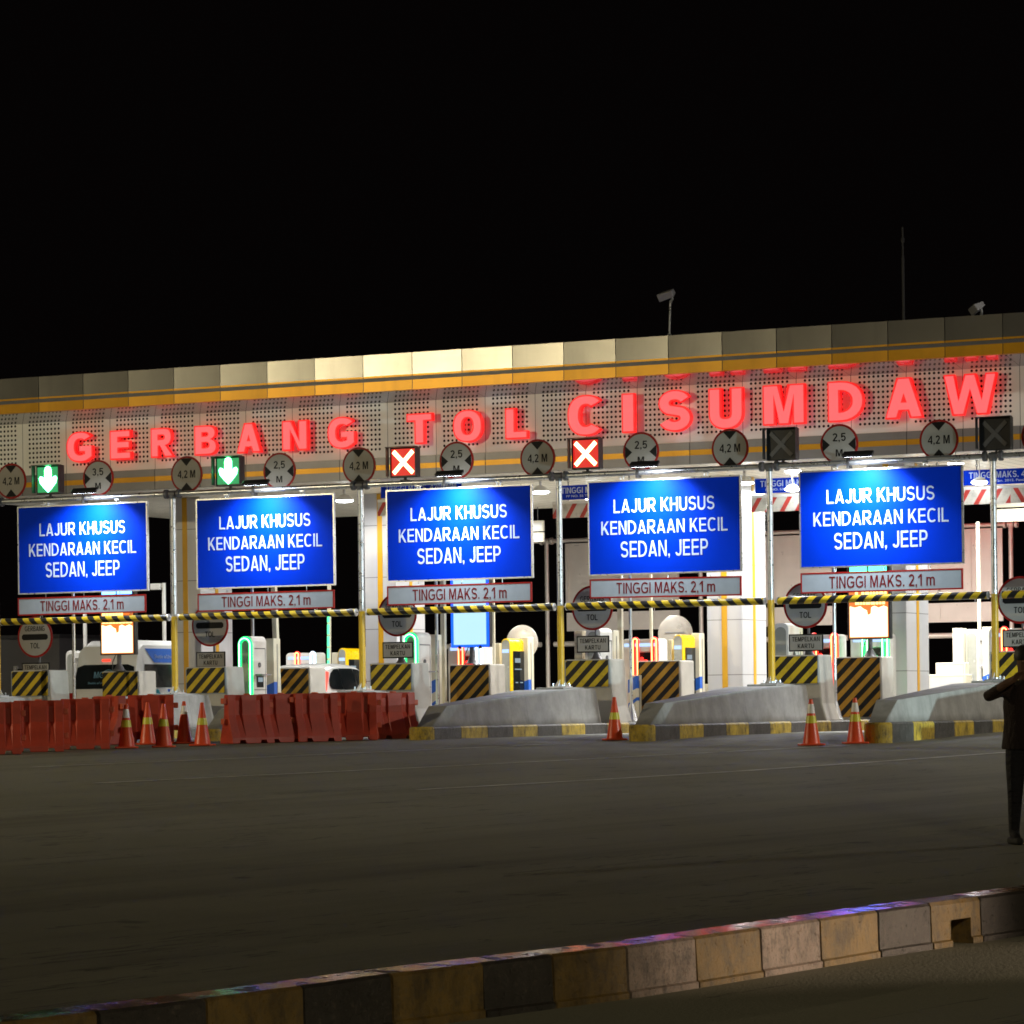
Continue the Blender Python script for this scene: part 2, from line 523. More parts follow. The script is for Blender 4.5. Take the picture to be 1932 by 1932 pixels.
def _glyph(ch, t):
    """own block capitals: (width, [[outer, hole, ...], ...]) with cap height 1 and stem weight t"""
    h = t * .86
    if ch == 'I': return t, [[[(0, 0), (t, 0), (t, 1), (0, 1)]]]
    if ch == 'L': w = .56 + t * .3; return w, [[[(0, 0), (w, 0), (w, h), (t, h), (t, 1), (0, 1)]]]
    if ch == 'E': w = .60 + t * .3; a, b_ = .5 - h / 2, .5 + h / 2; return w, [[[(0, 0), (w, 0), (w, h), (t, h), (t, a), (w * .94, a), (w * .94, b_), (t, b_), (t, 1 - h), (w * .98, 1 - h), (w * .98, 1), (0, 1)]]]
    if ch == 'T': w = .62 + t * .5; c = w / 2; return w, [[[(c - t / 2, 0), (c + t / 2, 0), (c + t / 2, 1 - h), (w, 1 - h), (w, 1), (0, 1), (0, 1 - h), (c - t / 2, 1 - h)]]]
    if ch == 'H': w = .66 + t * .4; a, b_ = .5 - h / 2, .5 + h / 2; return w, [[[(0, 0), (t, 0), (t, a), (w - t, a), (w - t, 0), (w, 0), (w, 1), (w - t, 1), (w - t, b_), (t, b_), (t, 1), (0, 1)]]]
    if ch == 'N': w = .66 + t * .5; return w, [[[(0, 0), (t, 0), (t, .93 - 1.35 * t * .6), (w - t * 1.05, 0), (w, 0), (w, 1), (w - t, 1), (w - t, .07 + 1.35 * t * .6), (t * 1.05, 1), (0, 1)]]]
    if ch == 'M': w = .74 + t * .9; c = w / 2; return w, [[[(0, 0), (t, 0), (t, .80), (c - t * .45, 0), (c + t * .45, 0), (w - t, .80), (w - t, 0), (w, 0), (w, 1), (w - t * 1.4, 1), (c, .30), (t * 1.4, 1), (0, 1)]]]
    if ch == 'W':
        w = 1.0 + t * 1.4; b1, b2 = w * .27, w * .73; b_ = t * .52; c = w / 2; k = t * .50
        return w, [[[(b1 - b_, 0), (b1 + b_, 0), (c, .66), (b2 - b_, 0), (b2 + b_, 0), (w, 1), (w - t, 1), (b2, .32), (c + k, 1), (c - k, 1), (b1, .32), (t, 1), (0, 1)]]]
    if ch == 'A':
        w = .66 + t * .85; a = t * .58; q = t * 1.06; f = lambda y: q + y * (w / 2 - a)
        ym = (w / 2 - q) / (w / 2 - a); yb = .19
        return w, [[[(0, 0), (q, 0), (f(yb), yb), (w - f(yb), yb), (w - q, 0), (w, 0), (w / 2 + a, 1), (w / 2 - a, 1)], [(f(yb + h * .95), yb + h * .95), (w - f(yb + h * .95), yb + h * .95), (w / 2, ym)]]]
    if ch == 'K':
        w = .64 + t * .6; return w, [[[(0, 0), (t, 0), (t, .27), (t + .13, .42), (w - t * 1.15, 0), (w, 0), (t + .13 + t * .55, .60), (w * .97, 1), (w * .97 - t * 1.15, 1), (t, .52), (t, 1), (0, 1)]]]
    if ch in 'OQ0':
        w = .80 + t * .35 if ch == 'O' else .52 + t * .4; return w, [[_se(w / 2, .5, w / 2, .5, 0, 351, 39), _se(w / 2, .5, w / 2 - t, .5 - h, 0, 351, 39)]]
    if ch == 'C':
        w = .74 + t * .3; cx = w * .52
        o = _se(cx, .5, cx, .5, 42, 318, 30); i_ = _se(cx, .5, cx - t, .5 - h, 318 - 10, 52, 30)
        return w, [[o + i_]]
    if ch == 'G':
        w = .80 + t * .3; cx = w * .53
        o = _se(cx, .5, cx, .5, 42, 300, 28); i_ = _se(cx, .5, cx - t, .5 - h, 292, 54, 28)
        return w, [[o + [(w, .16), (w, .53), (cx - .02, .53), (cx - .02, .53 - h * .9), (w - t, .53 - h * .9), (w - t, .24)] + i_]]
    if ch == 'D':
        w = .72 + t * .4; return w, [[[(0, 0)] + _bowl(t, w, 0, 1) + [(0, 1)], _bowl(t, w - t, h, 1 - h)]]
    if ch == 'P':
        w = .62 + t * .4; return w, [[[(0, 0), (t, 0), (t, .38)] + _bowl(t + .01, w, .38, 1) + [(0, 1)], _bowl(t, w - t, .38 + h, 1 - h)]]
    if ch == 'R':
        w = .68 + t * .45; y = .40
        return w, [[[(0, 0), (t, 0), (t, y), (t + .10, y), (w - t * 1.12, 0), (w + .02, 0), (w * .62 + t * .12, y + .01)] + _bowl(w * .62 + t * .14, w * .96, y + .015, 1)[1:] + [(0, 1)], _bowl(t, w * .96 - t, y + h, 1 - h)]]
    if ch == 'B':
        w = .66 + t * .42; y = .53
        return w, [[[(0, 0)] + _bowl(t, w, 0, y) [:-1] + [(w * .80, y)] + _bowl(t, w * .95, y, 1)[2:] + [(0, 1)], _bowl(t, w - t, h, y - h * .45), _bowl(t, w * .95 - t, y + h * .5, 1 - h)]]
    if ch == 'U':
        w = .66 + t * .4; rx = (w - t) / 2; ry = rx * 1.05
        return w, [[_stroke([(t / 2, 1)] + _se(w / 2, ry + h / 2, rx, ry, 180, 360, 16) + [(w - t / 2, 1)], t)]]
    if ch == 'J':
        w = .50 + t * .3; rx = (w - t) / 2
        return w, [[_stroke([(w - t / 2, 1)] + _se(w / 2, rx + h / 2, rx, rx, 360, 190, 14), t)]]
    if ch == 'S':
        w = .64 + t * .35; rx = (w - t) / 2; ry = (1 - h) / 4
        top = _se(w / 2, 1 - h / 2 - ry, rx, ry, 22, 90, 5, 2.1) + _se(w / 2, 1 - h / 2 - ry, rx, ry, 102, 236, 10, 2.1)
        bot = _se(w / 2, h / 2 + ry, rx, ry, 56, -78, 10, 2.1) + _se(w / 2, h / 2 + ry, rx, ry, -90, -160, 5, 2.1)
        return w, [[_stroke(top + bot, (t + h) / 2)]]
    if ch == '1': return .36 + t * .3, [[[(.36 + t * .3 - t, 0), (.36 + t * .3, 0), (.36 + t * .3, 1), (.36 + t * .3 - t * .85, 1), (.0, .76), (.0, .76 - h), (.36 + t * .3 - t, .80)]]]
    if ch == '2':
        w = .56 + t * .3; rx = (w - t) / 2
        return w, [[_stroke(_se(w / 2, 1 - h / 2 - rx, rx, rx, 165, -28, 12, 2.1) + [(t * .62, h / 2 + .02), (t * .62 + .06, h / 2), (w, h / 2)], t * .95)]]
    if ch == '3':
        w = .54 + t * .3; rx = (w - t) / 2; ry = (1 - h) / 4
        return w, [[_stroke(_se(w / 2 - .02, 1 - h / 2 - ry, rx, ry, 160, -70, 12, 2.1) + [(w * .42, .5)], t * .9)], [_stroke([(w * .42, .49)] + _se(w / 2 - .02, h / 2 + ry, rx + .01, ry, 70, -160, 12, 2.1), t * .9)]]
    if ch == '4':
        w = .60 + t * .3; x = w * .92 - t
        return w, [[[(x, 0), (x + t, 0), (x + t, .22), (w, .22), (w, .22 + h), (x + t, .22 + h), (x + t, 1), (x + t * .1, 1), (0, .22 + h), (0, .22), (x, .22)], [(x, .22 + h), (x, .74), (t * .75, .22 + h)]]]
    if ch == '5':
        w = .56 + t * .3; rx = (w - t) / 2
        return w, [[_stroke([(w * .95, 1 - h / 2), (t * .72, 1 - h / 2), (t * .52, .52), (t * .62 + .04, .53)] + _se(w / 2, h / 2 + .27, rx, .27, 110, -160, 16, 2.1), t * .9)]]
    if ch == 'm':
        w = .84 + t * .6; y = .74; k = (w - 3 * t) / 2; r = k / 2
        def ar(x): return [(x, 0)] + [(x, y - h - r)] + _se(x + r, y - h - r, r, r, 180, 0, 8)[1:-1][::1] + [(x + k, y - h - r)] + [(x + k, 0)]
        return w, [[[(0, 0), (t, 0)] + ar(t)[1:-1] + [(t + k, 0), (2 * t + k, 0)] + ar(2 * t + k)[1:-1] + [(w - t, 0), (w, 0), (w, y - .16), (w - .08, y - .03), (w - .18, y), (w - t - k * .5, y), (w - t - k - .05, y - .05), (t + k * .9, y - .02), (t + k * .6, y), (t + .06, y - .04), (t * .95, y), (0, y)]]]
    if ch == '.': return t, [[[(0, 0), (t, 0), (t, t), (0, t)]]]
    if ch == ',': return t, [[[(0, 0), (t * .5, 0), (t * .1, -t * .8), (t * .5, -t * .8), (t, -.0), (t, t), (0, t)]]]
    return None
def glyphs(t, bold, ext, sp=.15):
    k = (t, bold, ext, sp)
    if k in _gl: return _gl[k]
    shapes = []; x = 0; ok = True
    for ch in t:
        if ch == ' ': x += .36; continue
        g = _glyph(ch, bold)
        if g is None: ok = False; break
        for sh in g[1]: shapes.append([[(p[0] + x, p[1]) for p in lp] for lp in sh])
        x += g[0] + sp
    if ok:
        vs, fs = [], []
        for si, sh in enumerate(shapes):
            o = len(vs)
            flat = [p for lp in sh for p in lp]
            tri = geometry.tessellate_polygon([[Vector((p[0], p[1], 0)) for p in lp] for lp in sh])
            zz = ext + (si % 2) * .0004
            vs += [(p[0], p[1], zz) for p in flat] + [(p[0], p[1], -ext) for p in flat]
            n = len(flat)
            for a in tri:
                p, q, r_ = (Vector((*flat[i], 0)) for i in a)
                if (q - p).cross(r_ - p).z < 0: a = a[::-1]
                fs.append(tuple(i + o for i in a))
            j = 0
            for li, lp in enumerate(sh):
                m_ = len(lp); area = sum(lp[i][0] * lp[(i + 1) % m_][1] - lp[(i + 1) % m_][0] * lp[i][1] for i in range(m_))
                flip = (area < 0) != (li > 0)
                for i in range(m_):
                    a, c = o + j + i, o + j + (i + 1) % m_
                    fs.append((a, a + n, c + n, c) if not flip else (c, c + n, a + n, a))
                j += m_
        xs = [p[0] for p in vs]; ys = [p[1] for p in vs if p[1] > -.02]
        _gl[k] = (vs, fs, (min(xs), max(0, min(ys)), max(xs), max(1, max(ys)) if len(t) > 1 else max(ys)))
        return _gl[k]
    cu = bpy.data.curves.new('lettering', 'FONT')
    cu.body = t; cu.size = 1; cu.offset = .01; cu.extrude = ext; cu.resolution_u = 3
    o = bpy.data.objects.new('lettering', cu)
    COL.objects.link(o)
    bpy.context.view_layer.update()
    me = bpy.data.meshes.new_from_object(o.evaluated_get(bpy.context.evaluated_depsgraph_get()))
    vs = [tuple(p.co) for p in me.vertices]; fs = [tuple(p.vertices) for p in me.polygons]
    xs = [p[0] for p in vs]; ys = [p[1] for p in vs]
    _gl[k] = (vs, fs, (min(xs), min(ys), max(xs), max(ys)))
    bpy.data.objects.remove(o); bpy.data.curves.remove(cu); bpy.data.meshes.remove(me)
    return _gl[k]

def tag(o, label, cat, group=None):
    o['label'] = label; o['category'] = cat
    if group: o['group'] = group
    return o
def thing(name, label, cat, loc, rz=-TH, group=None):
    o = bpy.data.objects.new(name, None); COL.objects.link(o)
    o.empty_display_size = .2
    o.location = loc; o.rotation_euler = (0, 0, rz)
    return tag(o, label, cat, group)
def struct(o):
    o['kind'] = 'structure'; return o
def copy_thing(root, loc=None, rz=None, label=None):
    r = root.copy(); COL.objects.link(r)
    for ch in root.children:
        c = ch.copy(); COL.objects.link(c); c.parent = r
        for g in ch.children:
            d = g.copy(); COL.objects.link(d); d.parent = c
    if loc is not None: r.location = loc
    if rz is not None: r.rotation_euler = (0, 0, rz)
    if label: r['label'] = label
    return r
def lamp(name, kind, energy, col, parent=None, loc=(0, 0, 0), rot=(0, 0, 0), size=.2, spread=None, spot=None, blend=.5, target=None):
    l = bpy.data.lights.new(name, kind)
    l.energy = energy; l.color = col
    if kind == 'AREA':
        l.shape = 'DISK'; l.size = size
        if spread: l.spread = math.radians(spread)
    else:
        l.shadow_soft_size = size
        if kind == 'SPOT': l.spot_size = math.radians(spot or 120); l.spot_blend = blend
    o = bpy.data.objects.new(name, l); COL.objects.link(o)
    if parent: o.parent = parent
    o.location = loc; o.rotation_euler = rot
    if target is not None:
        o.rotation_euler = (Vector(target) - Vector(loc)).to_track_quat('-Z', 'Y').to_euler()
    return o

# ------------------------------------------------------------------ ground
ys = [-60, -20, 0, 10, 16, 20, 26, 32, 40, 50, 56, 60, 66, 80, 110, 200, 900]
xs = [-700, -200, -60, -30, -12, 0, 12, 30, 60, 200, 700]
b = MB()
b.add([(x, y, ground_z(y)) for y in ys for x in xs],
      [(j * len(xs) + i, j * len(xs) + i + 1, (j + 1) * len(xs) + i + 1, (j + 1) * len(xs) + i)
       for j in range(len(ys) - 1) for i in range(len(xs) - 1)])
struct(b.build('asphalt_road', 'asphalt'))
# thin painted lines across the approach
lines = [[(60, 1447.5), (107, 1445), (400, 1432.5), (861, 1412), (1075, 1402.5)],
         [(169, 1478), (500, 1462), (861, 1444.5), (1027, 1436), (1449, 1414), (1600, 1406.5)],
         [(789, 1490), (1100, 1472.5), (1391, 1455), (1640, 1438), (1897, 1419.5), (2100, 1404)],
         [(1180, 1408), (1330, 1410), (1500, 1411.5)]]
b = MB()
for ln in lines[:3]:
    pts = [hit_g(x, y, .004) for x, y in ln]
    dense = []
    for p, q in zip(pts[:-1], pts[1:]):
        k = max(2, int((q - p).length / 1.5))
        dense += [p.lerp(q, i / k) for i in range(k)]
    dense.append(pts[-1])
    for p in dense: p.z = ground_z(p.y) + .005
    vs = []
    for i, p in enumerate(dense):
        d = (dense[min(i + 1, len(dense) - 1)] - dense[max(i - 1, 0)]); d.z = 0; d.normalize()
        n = Vector((-d.y, d.x, 0)) * .068
        vs += [p + n, p - n]
    b.add(vs, [(2 * i, 2 * i + 1, 2 * i + 3, 2 * i + 2) for i in range(len(dense) - 1)])
struct(b.build('lane_marking', 'marking', smooth=False))

b = MB(); b.box((-34, -1.5, -.2), (20, 34, .012))
struct(b.build('concrete_lane_slab', 'lane_concrete', None, PL(0, 0, 0), (0, 0, -TH), smooth=False))  # unseen lane paving, added pale to bounce lamp light up to the ceiling

# foreground kerb, one painted block after another
kp = [(-600, 2010), (-380, 1978), (-175, 1951), (0, 1926), (185, 1904), (388, 1880), (571, 1856.6), (738, 1833.5), (910, 1813),
      (1042, 1797.5), (1182, 1781.5), (1312, 1764), (1434, 1746.5), (1546, 1730.5), (1655, 1714.5), (1754, 1701.5),
      (1848, 1689), (1936, 1677.5), (2020, 1667), (2100, 1657)]
KH = .275
kg = [hit_g(x, y, KH) for x, y in kp]
for p in kg: p.z -= KH
b = MB()
for i in range(len(kg) - 1):
    p, q = kg[i], kg[i + 1]
    d = q - p; L = d.length
    dirv = d.normalized(); nrm = Vector((dirv.y, -dirv.x, 0)).normalized()   # toward the camera side
    gap = .006 + .004 * random.random()
    jit = random.uniform(-.006, .006)
    p2 = p + dirv * gap; q2 = q - dirv * gap
    top = random.uniform(-.0085, -.0065)
    prof = [(.024, -.10), (.024, .032 + jit), (.010, .042 + jit), (.004 + jit, KH - .016 + top), (-.012 + jit, KH + top), (-.19, KH), (-.21, KH - .02), (-.21, -.1)]
    l0 = [p2 + nrm * a + Vector((0, 0, z)) for a, z in prof]
    l1 = [q2 + nrm * a + Vector((0, 0, z)) for a, z in prof]
    mi = 0 if i % 2 == 1 else (2 if i in (10, 12) else 1)  # the pale pair are black blocks with lamp glare painted in
    if i == 15: # the drain opening in one block
        h0, h1, hz = .38, .80, .150
        loops = []
        def sec(t, hole):
            c = p2.lerp(q2, t)
            pr = list(prof)
            if hole: pr = [(-.12, -.10), (-.12, .0), (-.12, .1), (-.12, hz), (.004, hz + .002), prof[4], prof[5], prof[6], prof[7]]
            else: pr = [prof[0], prof[1], prof[2], (.008, hz), (.006, hz + .002), (.004, KH - .03), prof[4], prof[5], prof[7]]
            if hole: pr = [(-.12, -.10), (-.12, .0), (-.12, .1), (-.12, hz), (.006, hz + .002), (.004, KH - .03), prof[4], prof[5], prof[7]]
            return [c + nrm * a + Vector((0, 0, z)) for a, z in pr]
        for t, hl in ((0, 0), (h0, 0), (h0 + .001, 1), (h1, 1), (h1 + .001, 0), (1, 0)): loops.append(sec(t, hl))
        b.loft(loops, mi)
    else:
        b.loft([l0, l1], mi)
        b.m[-10 + 4] = b.m[-10 + 5] = 3
struct(b.build('roadside_kerb', ['kerb_y', 'kerb_k', 'kerb_glare', 'kerb_top'], bevel=.006))

# ------------------------------------------------------------------ canopy of the toll plaza
VF, VP = 3.5, 4.6
_, zF1 = hit_v(731, 667.7, VF); _, zA = hit_v(731, 711, VF); _, zB = hit_v(731, 714.5, VF)
_, zC = hit_v(731, 719, VF); _, zF0 = hit_v(731, 736, VF)
_, zP1 = hit_v(731, 760, VP); _, zP0 = hit_v(731, 863, VP)
_, zQ1 = hit_v(731, 877, VP); _, zQ0 = hit_v(731, 887, VP); _, zR = hit_v(731, 903, VP)
UL, UR = -2.683 - 13 * PW, -2.683 + 17 * PW
VB = 17.0
canopy = thing('toll_plaza_canopy', 'long flat toll plaza canopy carrying red illuminated letters', 'canopy', PL(-2.683, 0, 0))
lx0, lx1 = UL + 2.683, UR + 2.683
def cpart(name, mb, mats, z=0., v=0., **k):
    return mb.build(name, mats, canopy, (0, v, z), **k)
b = MB()
b.box((lx0, 0, zA), (lx1, .12, zF1)); b.box((lx0, .012, zB), (lx1, .12, zA - .002), 2)
cpart('fascia', b, ['fascia', 'fascia_yellow', 'dkgrey'], 0, VF, smooth=False)
b = MB(); b.box((lx0, -.004, zA - .012), (lx1, .05, zA + .028)); b.box((lx0, 0, zF0), (lx1, .12, zC), 0)
b.box((lx0, -.02, zF0 - .02), (lx1, .12, zF0 - .002), 0)
cpart('fascia_stripe', b, ['fascia_yellow'], 0, VF, smooth=False)
b = MB(); b.box((lx0, .006, zC + .002), (lx1, .12, zB - .002))
cpart('fascia_groove', b, ['dkgrey'], 0, VF, smooth=False)
b = MB(); b.add([(lx0, VF + .12, zF0 - .01), (lx1, VF + .12, zF0 - .01), (lx1, VP, zP1), (lx0, VP, zP1)], [(0, 1, 2, 3)])
b.add([(lx0, VF + .12, zF0 + .05), (lx1, VF + .12, zF0 + .05), (lx1, VP, zP1 + .06), (lx0, VP, zP1 + .06)], [(3, 2, 1, 0)])
cpart('soffit', b, ['soffit'], smooth=False)
b = MB(); b.box((lx0, 0, 0), (lx1, .06, zP1 - zP0))
cpart('perforated_panel', b, ['perforated'], zP0, VP, smooth=False)
b = MB(); b.box((lx0, -.03, zQ1), (lx1, .06, zP0 - .002)); b.box((lx0, -.03, zR), (lx1, .06, zQ0 - .002))
cpart('lower_band', b, ['band'], 0, VP, smooth=False)
b = MB(); b.box((lx0, -.026, zQ0), (lx1, .06, zQ1 - .002))
cpart('lower_band_stripe', b, ['fascia_yellow'], 0, VP, smooth=False)
zCe = zR + .03
b = MB(); b.box((lx0, VP + .07, zCe), (lx1, VB, zCe + .12))
cpart('ceiling', b, ['ceiling'], smooth=False)
b = MB(); b.box((lx0, VF + .13, zF1 - .12), (lx1, VB + .9, zF1 - .02)); b.box((lx0, VB, zCe + .13), (lx1, VB + .1, zF1 - .13))
cpart('roof', b, ['grey'], smooth=False)
# letters
def bb(ox, oy, sc, x0, x1, y0, y1):
    q = 1932 / 2917.
    return (ox + x0 / sc) * q, (ox + x1 / sc) * q, (oy + y0 / sc) * q, (oy + y1 / sc) * q
LET = [('G', bb(0, 1050, 2.576, 497, 688, 470, 683)), ('E', bb(0, 1050, 2.576, 815, 970, 450, 668)), ('R', bb(0, 1050, 2.576, 1115, 1280, 437, 655)),
       ('B', bb(0, 1050, 2.576, 1435, 1600, 418, 635)), ('A', bb(0, 1050, 2.576, 1745, 1922, 400, 625)), ('N', bb(700, 950, 2.576, 275, 462, 640, 860)),
       ('G', bb(700, 950, 2.576, 608, 810, 622, 845)), ('T', bb(700, 950, 2.576, 1188, 1378, 578, 805)), ('O', bb(700, 950, 2.576, 1528, 1742, 570, 790)),
       ('L', bb(1400, 900, 2.576, 108, 272, 675, 900)), ('C', bb(1400, 900, 2.576, 565, 808, 588, 880)), ('I', bb(1400, 900, 2.576, 963, 1057, 565, 850)),
       ('S', bb(1400, 900, 2.576, 1232, 1472, 545, 830)), ('U', bb(1400, 900, 2.576, 1600, 1852, 525, 820)), ('M', bb(2100, 850, 2.365, 178, 462, 583, 860)),
       ('D', bb(2100, 850, 2.365, 615, 858, 562, 832)), ('A', bb(2100, 850, 2.365, 1000, 1255, 537, 810)), ('W', bb(2100, 850, 2.365, 1395, 1755, 508, 790))]
VL = VP - .16
dims = []
for ch, (a, c, t, d) in LET:
    u0, _ = hit_v(a, (t + d) / 2, VL); u1, _ = hit_v(c, (t + d) / 2, VL)
    mx = (a + c) / 2
    dims.append((ch, u0, u1, hit_v(mx, d, VL)[1], hit_v(mx, t, VL)[1]))
def mean(a): return sum(a) / len(a)
zg0, zg1 = mean([q[3] for q in dims[:10]]), mean([q[4] for q in dims[:10]])
zc0, zc1 = mean([q[3] for q in dims[10:]]), mean([q[4] for q in dims[10:]])
for i, (ch, u0, u1, _, _) in enumerate(dims):
    z0, z1 = (zg0, zg1) if i < 10 else (zc0, zc1)
    ov = .02 if ch in 'GOCSU' else 0
    b = MB()
    bold = .30
    b.text(ch, u0 + 2.683, u1 + 2.683, z0 - ov, z1 + (ov if ch != 'U' else 0), VL, .055, bold)
    b.m = [1] * len(b.f)
    w_, h_ = u1 - u0, z1 - z0
    q = .030
    b.text(ch, u0 + 2.683 + q, u1 + 2.683 - q, z0 - ov + q, z1 + (ov if ch != 'U' else 0) - q, VL - .058, .003, .225 if ch != 'I' else .25, 0)
    o = b.build('letter', ['letter_face', 'letter_side'], canopy, smooth=False)
    o['label'] = f'red illuminated letter {ch}'
# columns
for k, (px, py) in enumerate(((378, 1050), (747, 1050), (1398, 1000), (1708, 1000), (2085, 1000))):
    ku = isl_u((0, 1, 3, 4, 5)[k])
    v, _ = hit_u(px, py, ku + .42)
    b = MB(); b.box((ku - .42 + 2.683, v, 0), (ku + .42 + 2.683, v + 1.45, zCe))
    o = cpart('column', b, ['column'], smooth=False, bevel=.015)
    s = MB(); s.box((ku - .065 + 2.683, v - .012, .2), (ku + .065 + 2.683, v + .05, zCe - .01))
    s.box((ku + .38 + 2.683, v + .66, .2), (ku + .432 + 2.683, v + .79, zCe - .01))
    st = s.build('column_stripe', ['yellow'], o, smooth=False)
# ceiling high-bay lamps (parts of the canopy) with their own light
def highbay(u, v, power, lit=True):
    b = MB()
    T = Matrix.Translation((u + 2.683, v, zCe))
    b.lathe([(.03, -.002), (.03, -.10), (.10, -.13), (.21, -.22), (.22, -.25), (.205, -.25)], 20, 0, T)
    o = cpart('ceiling_lamp', b, ['white'])
    g = MB(); g.lathe([(.20, -.252), (.20, -.262), (.16, -.285), (.05, -.295)], 20, 0, T)
    g.build('lamp_lens', ['lamp_glass' if lit else 'white'], o)
    if lit: lamp('ceiling_lamp_light', 'AREA', power, (1, .985, .95), canopy, (u + 2.683, v, zCe - .31), (0, 0, 0), .4)
HB = [(1495, 905, 10.5, 620), (1495, 905, 15, 620), (1848, 905, 10.5, 620), (1848, 905, 15, 620), (1120, 905, 10.5, 480), (1120, 905, 15, 520),
      (760, 930, 10.5, 300), (760, 930, 15, 200), (2250, 900, 10.5, 500), (400, 930, 10.5, 260), (30, 940, 12.0, 200),
      (1495, 905, 7.6, 330), (1848, 905, 7.6, 330), (1120, 905, 7.6, 300), (760, 930, 7.6, 170)]
for px, py, v, e in HB:
    u, _ = hit_v(px, py + 25, 10.5)
    highbay(u, v, e * .72)
for px, py, v in ((1495, 924, 5.1), (1848, 911, 5.1), (1496, 890, 5.0), (1803, 876, 5.0)):
    u, z = hit_v(px, py, v)
    T = Matrix.Translation((u + 2.683, v, 0))
    b = MB(); b.tube((u + 2.683, v, z + .10), (u + 2.683, v, zCe), .012, 6); b.lathe([(.03, z + .12), (.10, z + .09), (.17, z + .035), (.175, z + .02)], 18, 0, T)
    o = cpart('pendant_lamp', b, ['white'])
    g = MB(); g.lathe([(.165, z + .018), (.16, z), (.12, z - .025), (.03, z - .04)], 18, 0, T); g.build('lamp_lens', ['lamp_glass'], o)
# red letters on the far side of the canopy light up the sign backs there
b = MB(); b.text('GERBANG TOL', -11., 1., 6.55, 7.2, VB + 1.0, .03, .28)
b.v = [(-10.0 - p[0], p[1], p[2]) for p in b.v]; b.f = [f[::-1] for f in b.f]
b.v = [(p[0] + 12.5, p[1], p[2]) for p in b.v]
cpart('rear_lettering', b, ['rear_red'], smooth=False)

# things standing on the roof edge
u, z = hit_v(1263, 633, VF + .3)
r = thing('roof_floodlight', 'floodlight on a thin pole above the canopy edge, mid roof', 'floodlight', PL(u, VF + .3, zF1 - .02), group='floodlights on the canopy edge')
b = MB(); b.tube((-.06, 0, 0), (0, 0, .12), .016, 8); b.tube((.06, 0, 0), (0, 0, .12), .016, 8); b.tube((0, 0, .1), (.03, 0, .78), .022, 8)
b.build('pole', 'galv', r)
b = MB(); T = Matrix.Translation((0, -.02, .93)) @ Matrix.Rotation(math.radians(28), 4, 'X') @ Matrix.Rotation(math.radians(-12), 4, 'Y')
b.add([(-.20, -.16, -.09), (.16, -.16, -.07), (.13, .06, -.05), (-.14, .06, -.06), (-.20, -.16, .08), (.16, -.16, .08), (.12, .06, .05), (-.14, .06, .05)],
      [(0, 3, 2, 1), (4, 5, 6, 7), (0, 1, 5, 4), (1, 2, 6, 5), (2, 3, 7, 6), (3, 0, 4, 7)], 0, T)
b.build('lamp_head', 'grey', r, bevel=.012)
b = MB(); b.path([(.03, 0, .74), (.075, -.01, .80), (.06, -.02, .88)], .03, 8); b.build('bracket', 'galv', r)
u2, _ = hit_v(1850, 596, VF + .3)
r2 = copy_thing(r, PL(u2, VF + .3, zF1 - .72), -TH - .8, 'floodlight head just showing over the canopy edge at far right')
u3, z3 = hit_v(1705, 428, VF + 2.2); u3b, _ = hit_v(1705, 604, VF + 2.2)
b = MB(); b.tube((0, 0, -.1), (0, 0, 1.6), .03, 8); b.tube((0, 0, 1.6), (-.0, 0, z3 - zF1), .018, 8)
b.lathe([(.035, z3 - zF1 - .32), (.04, z3 - zF1 - .25), (.03, z3 - zF1 - .22)], 8)
tag(b.build('lightning_mast', 'dark', None, PL(u3b, VF + 2.2, zF1), (0, 0, -TH)), 'thin dark lightning mast rising above the canopy roof', 'mast')

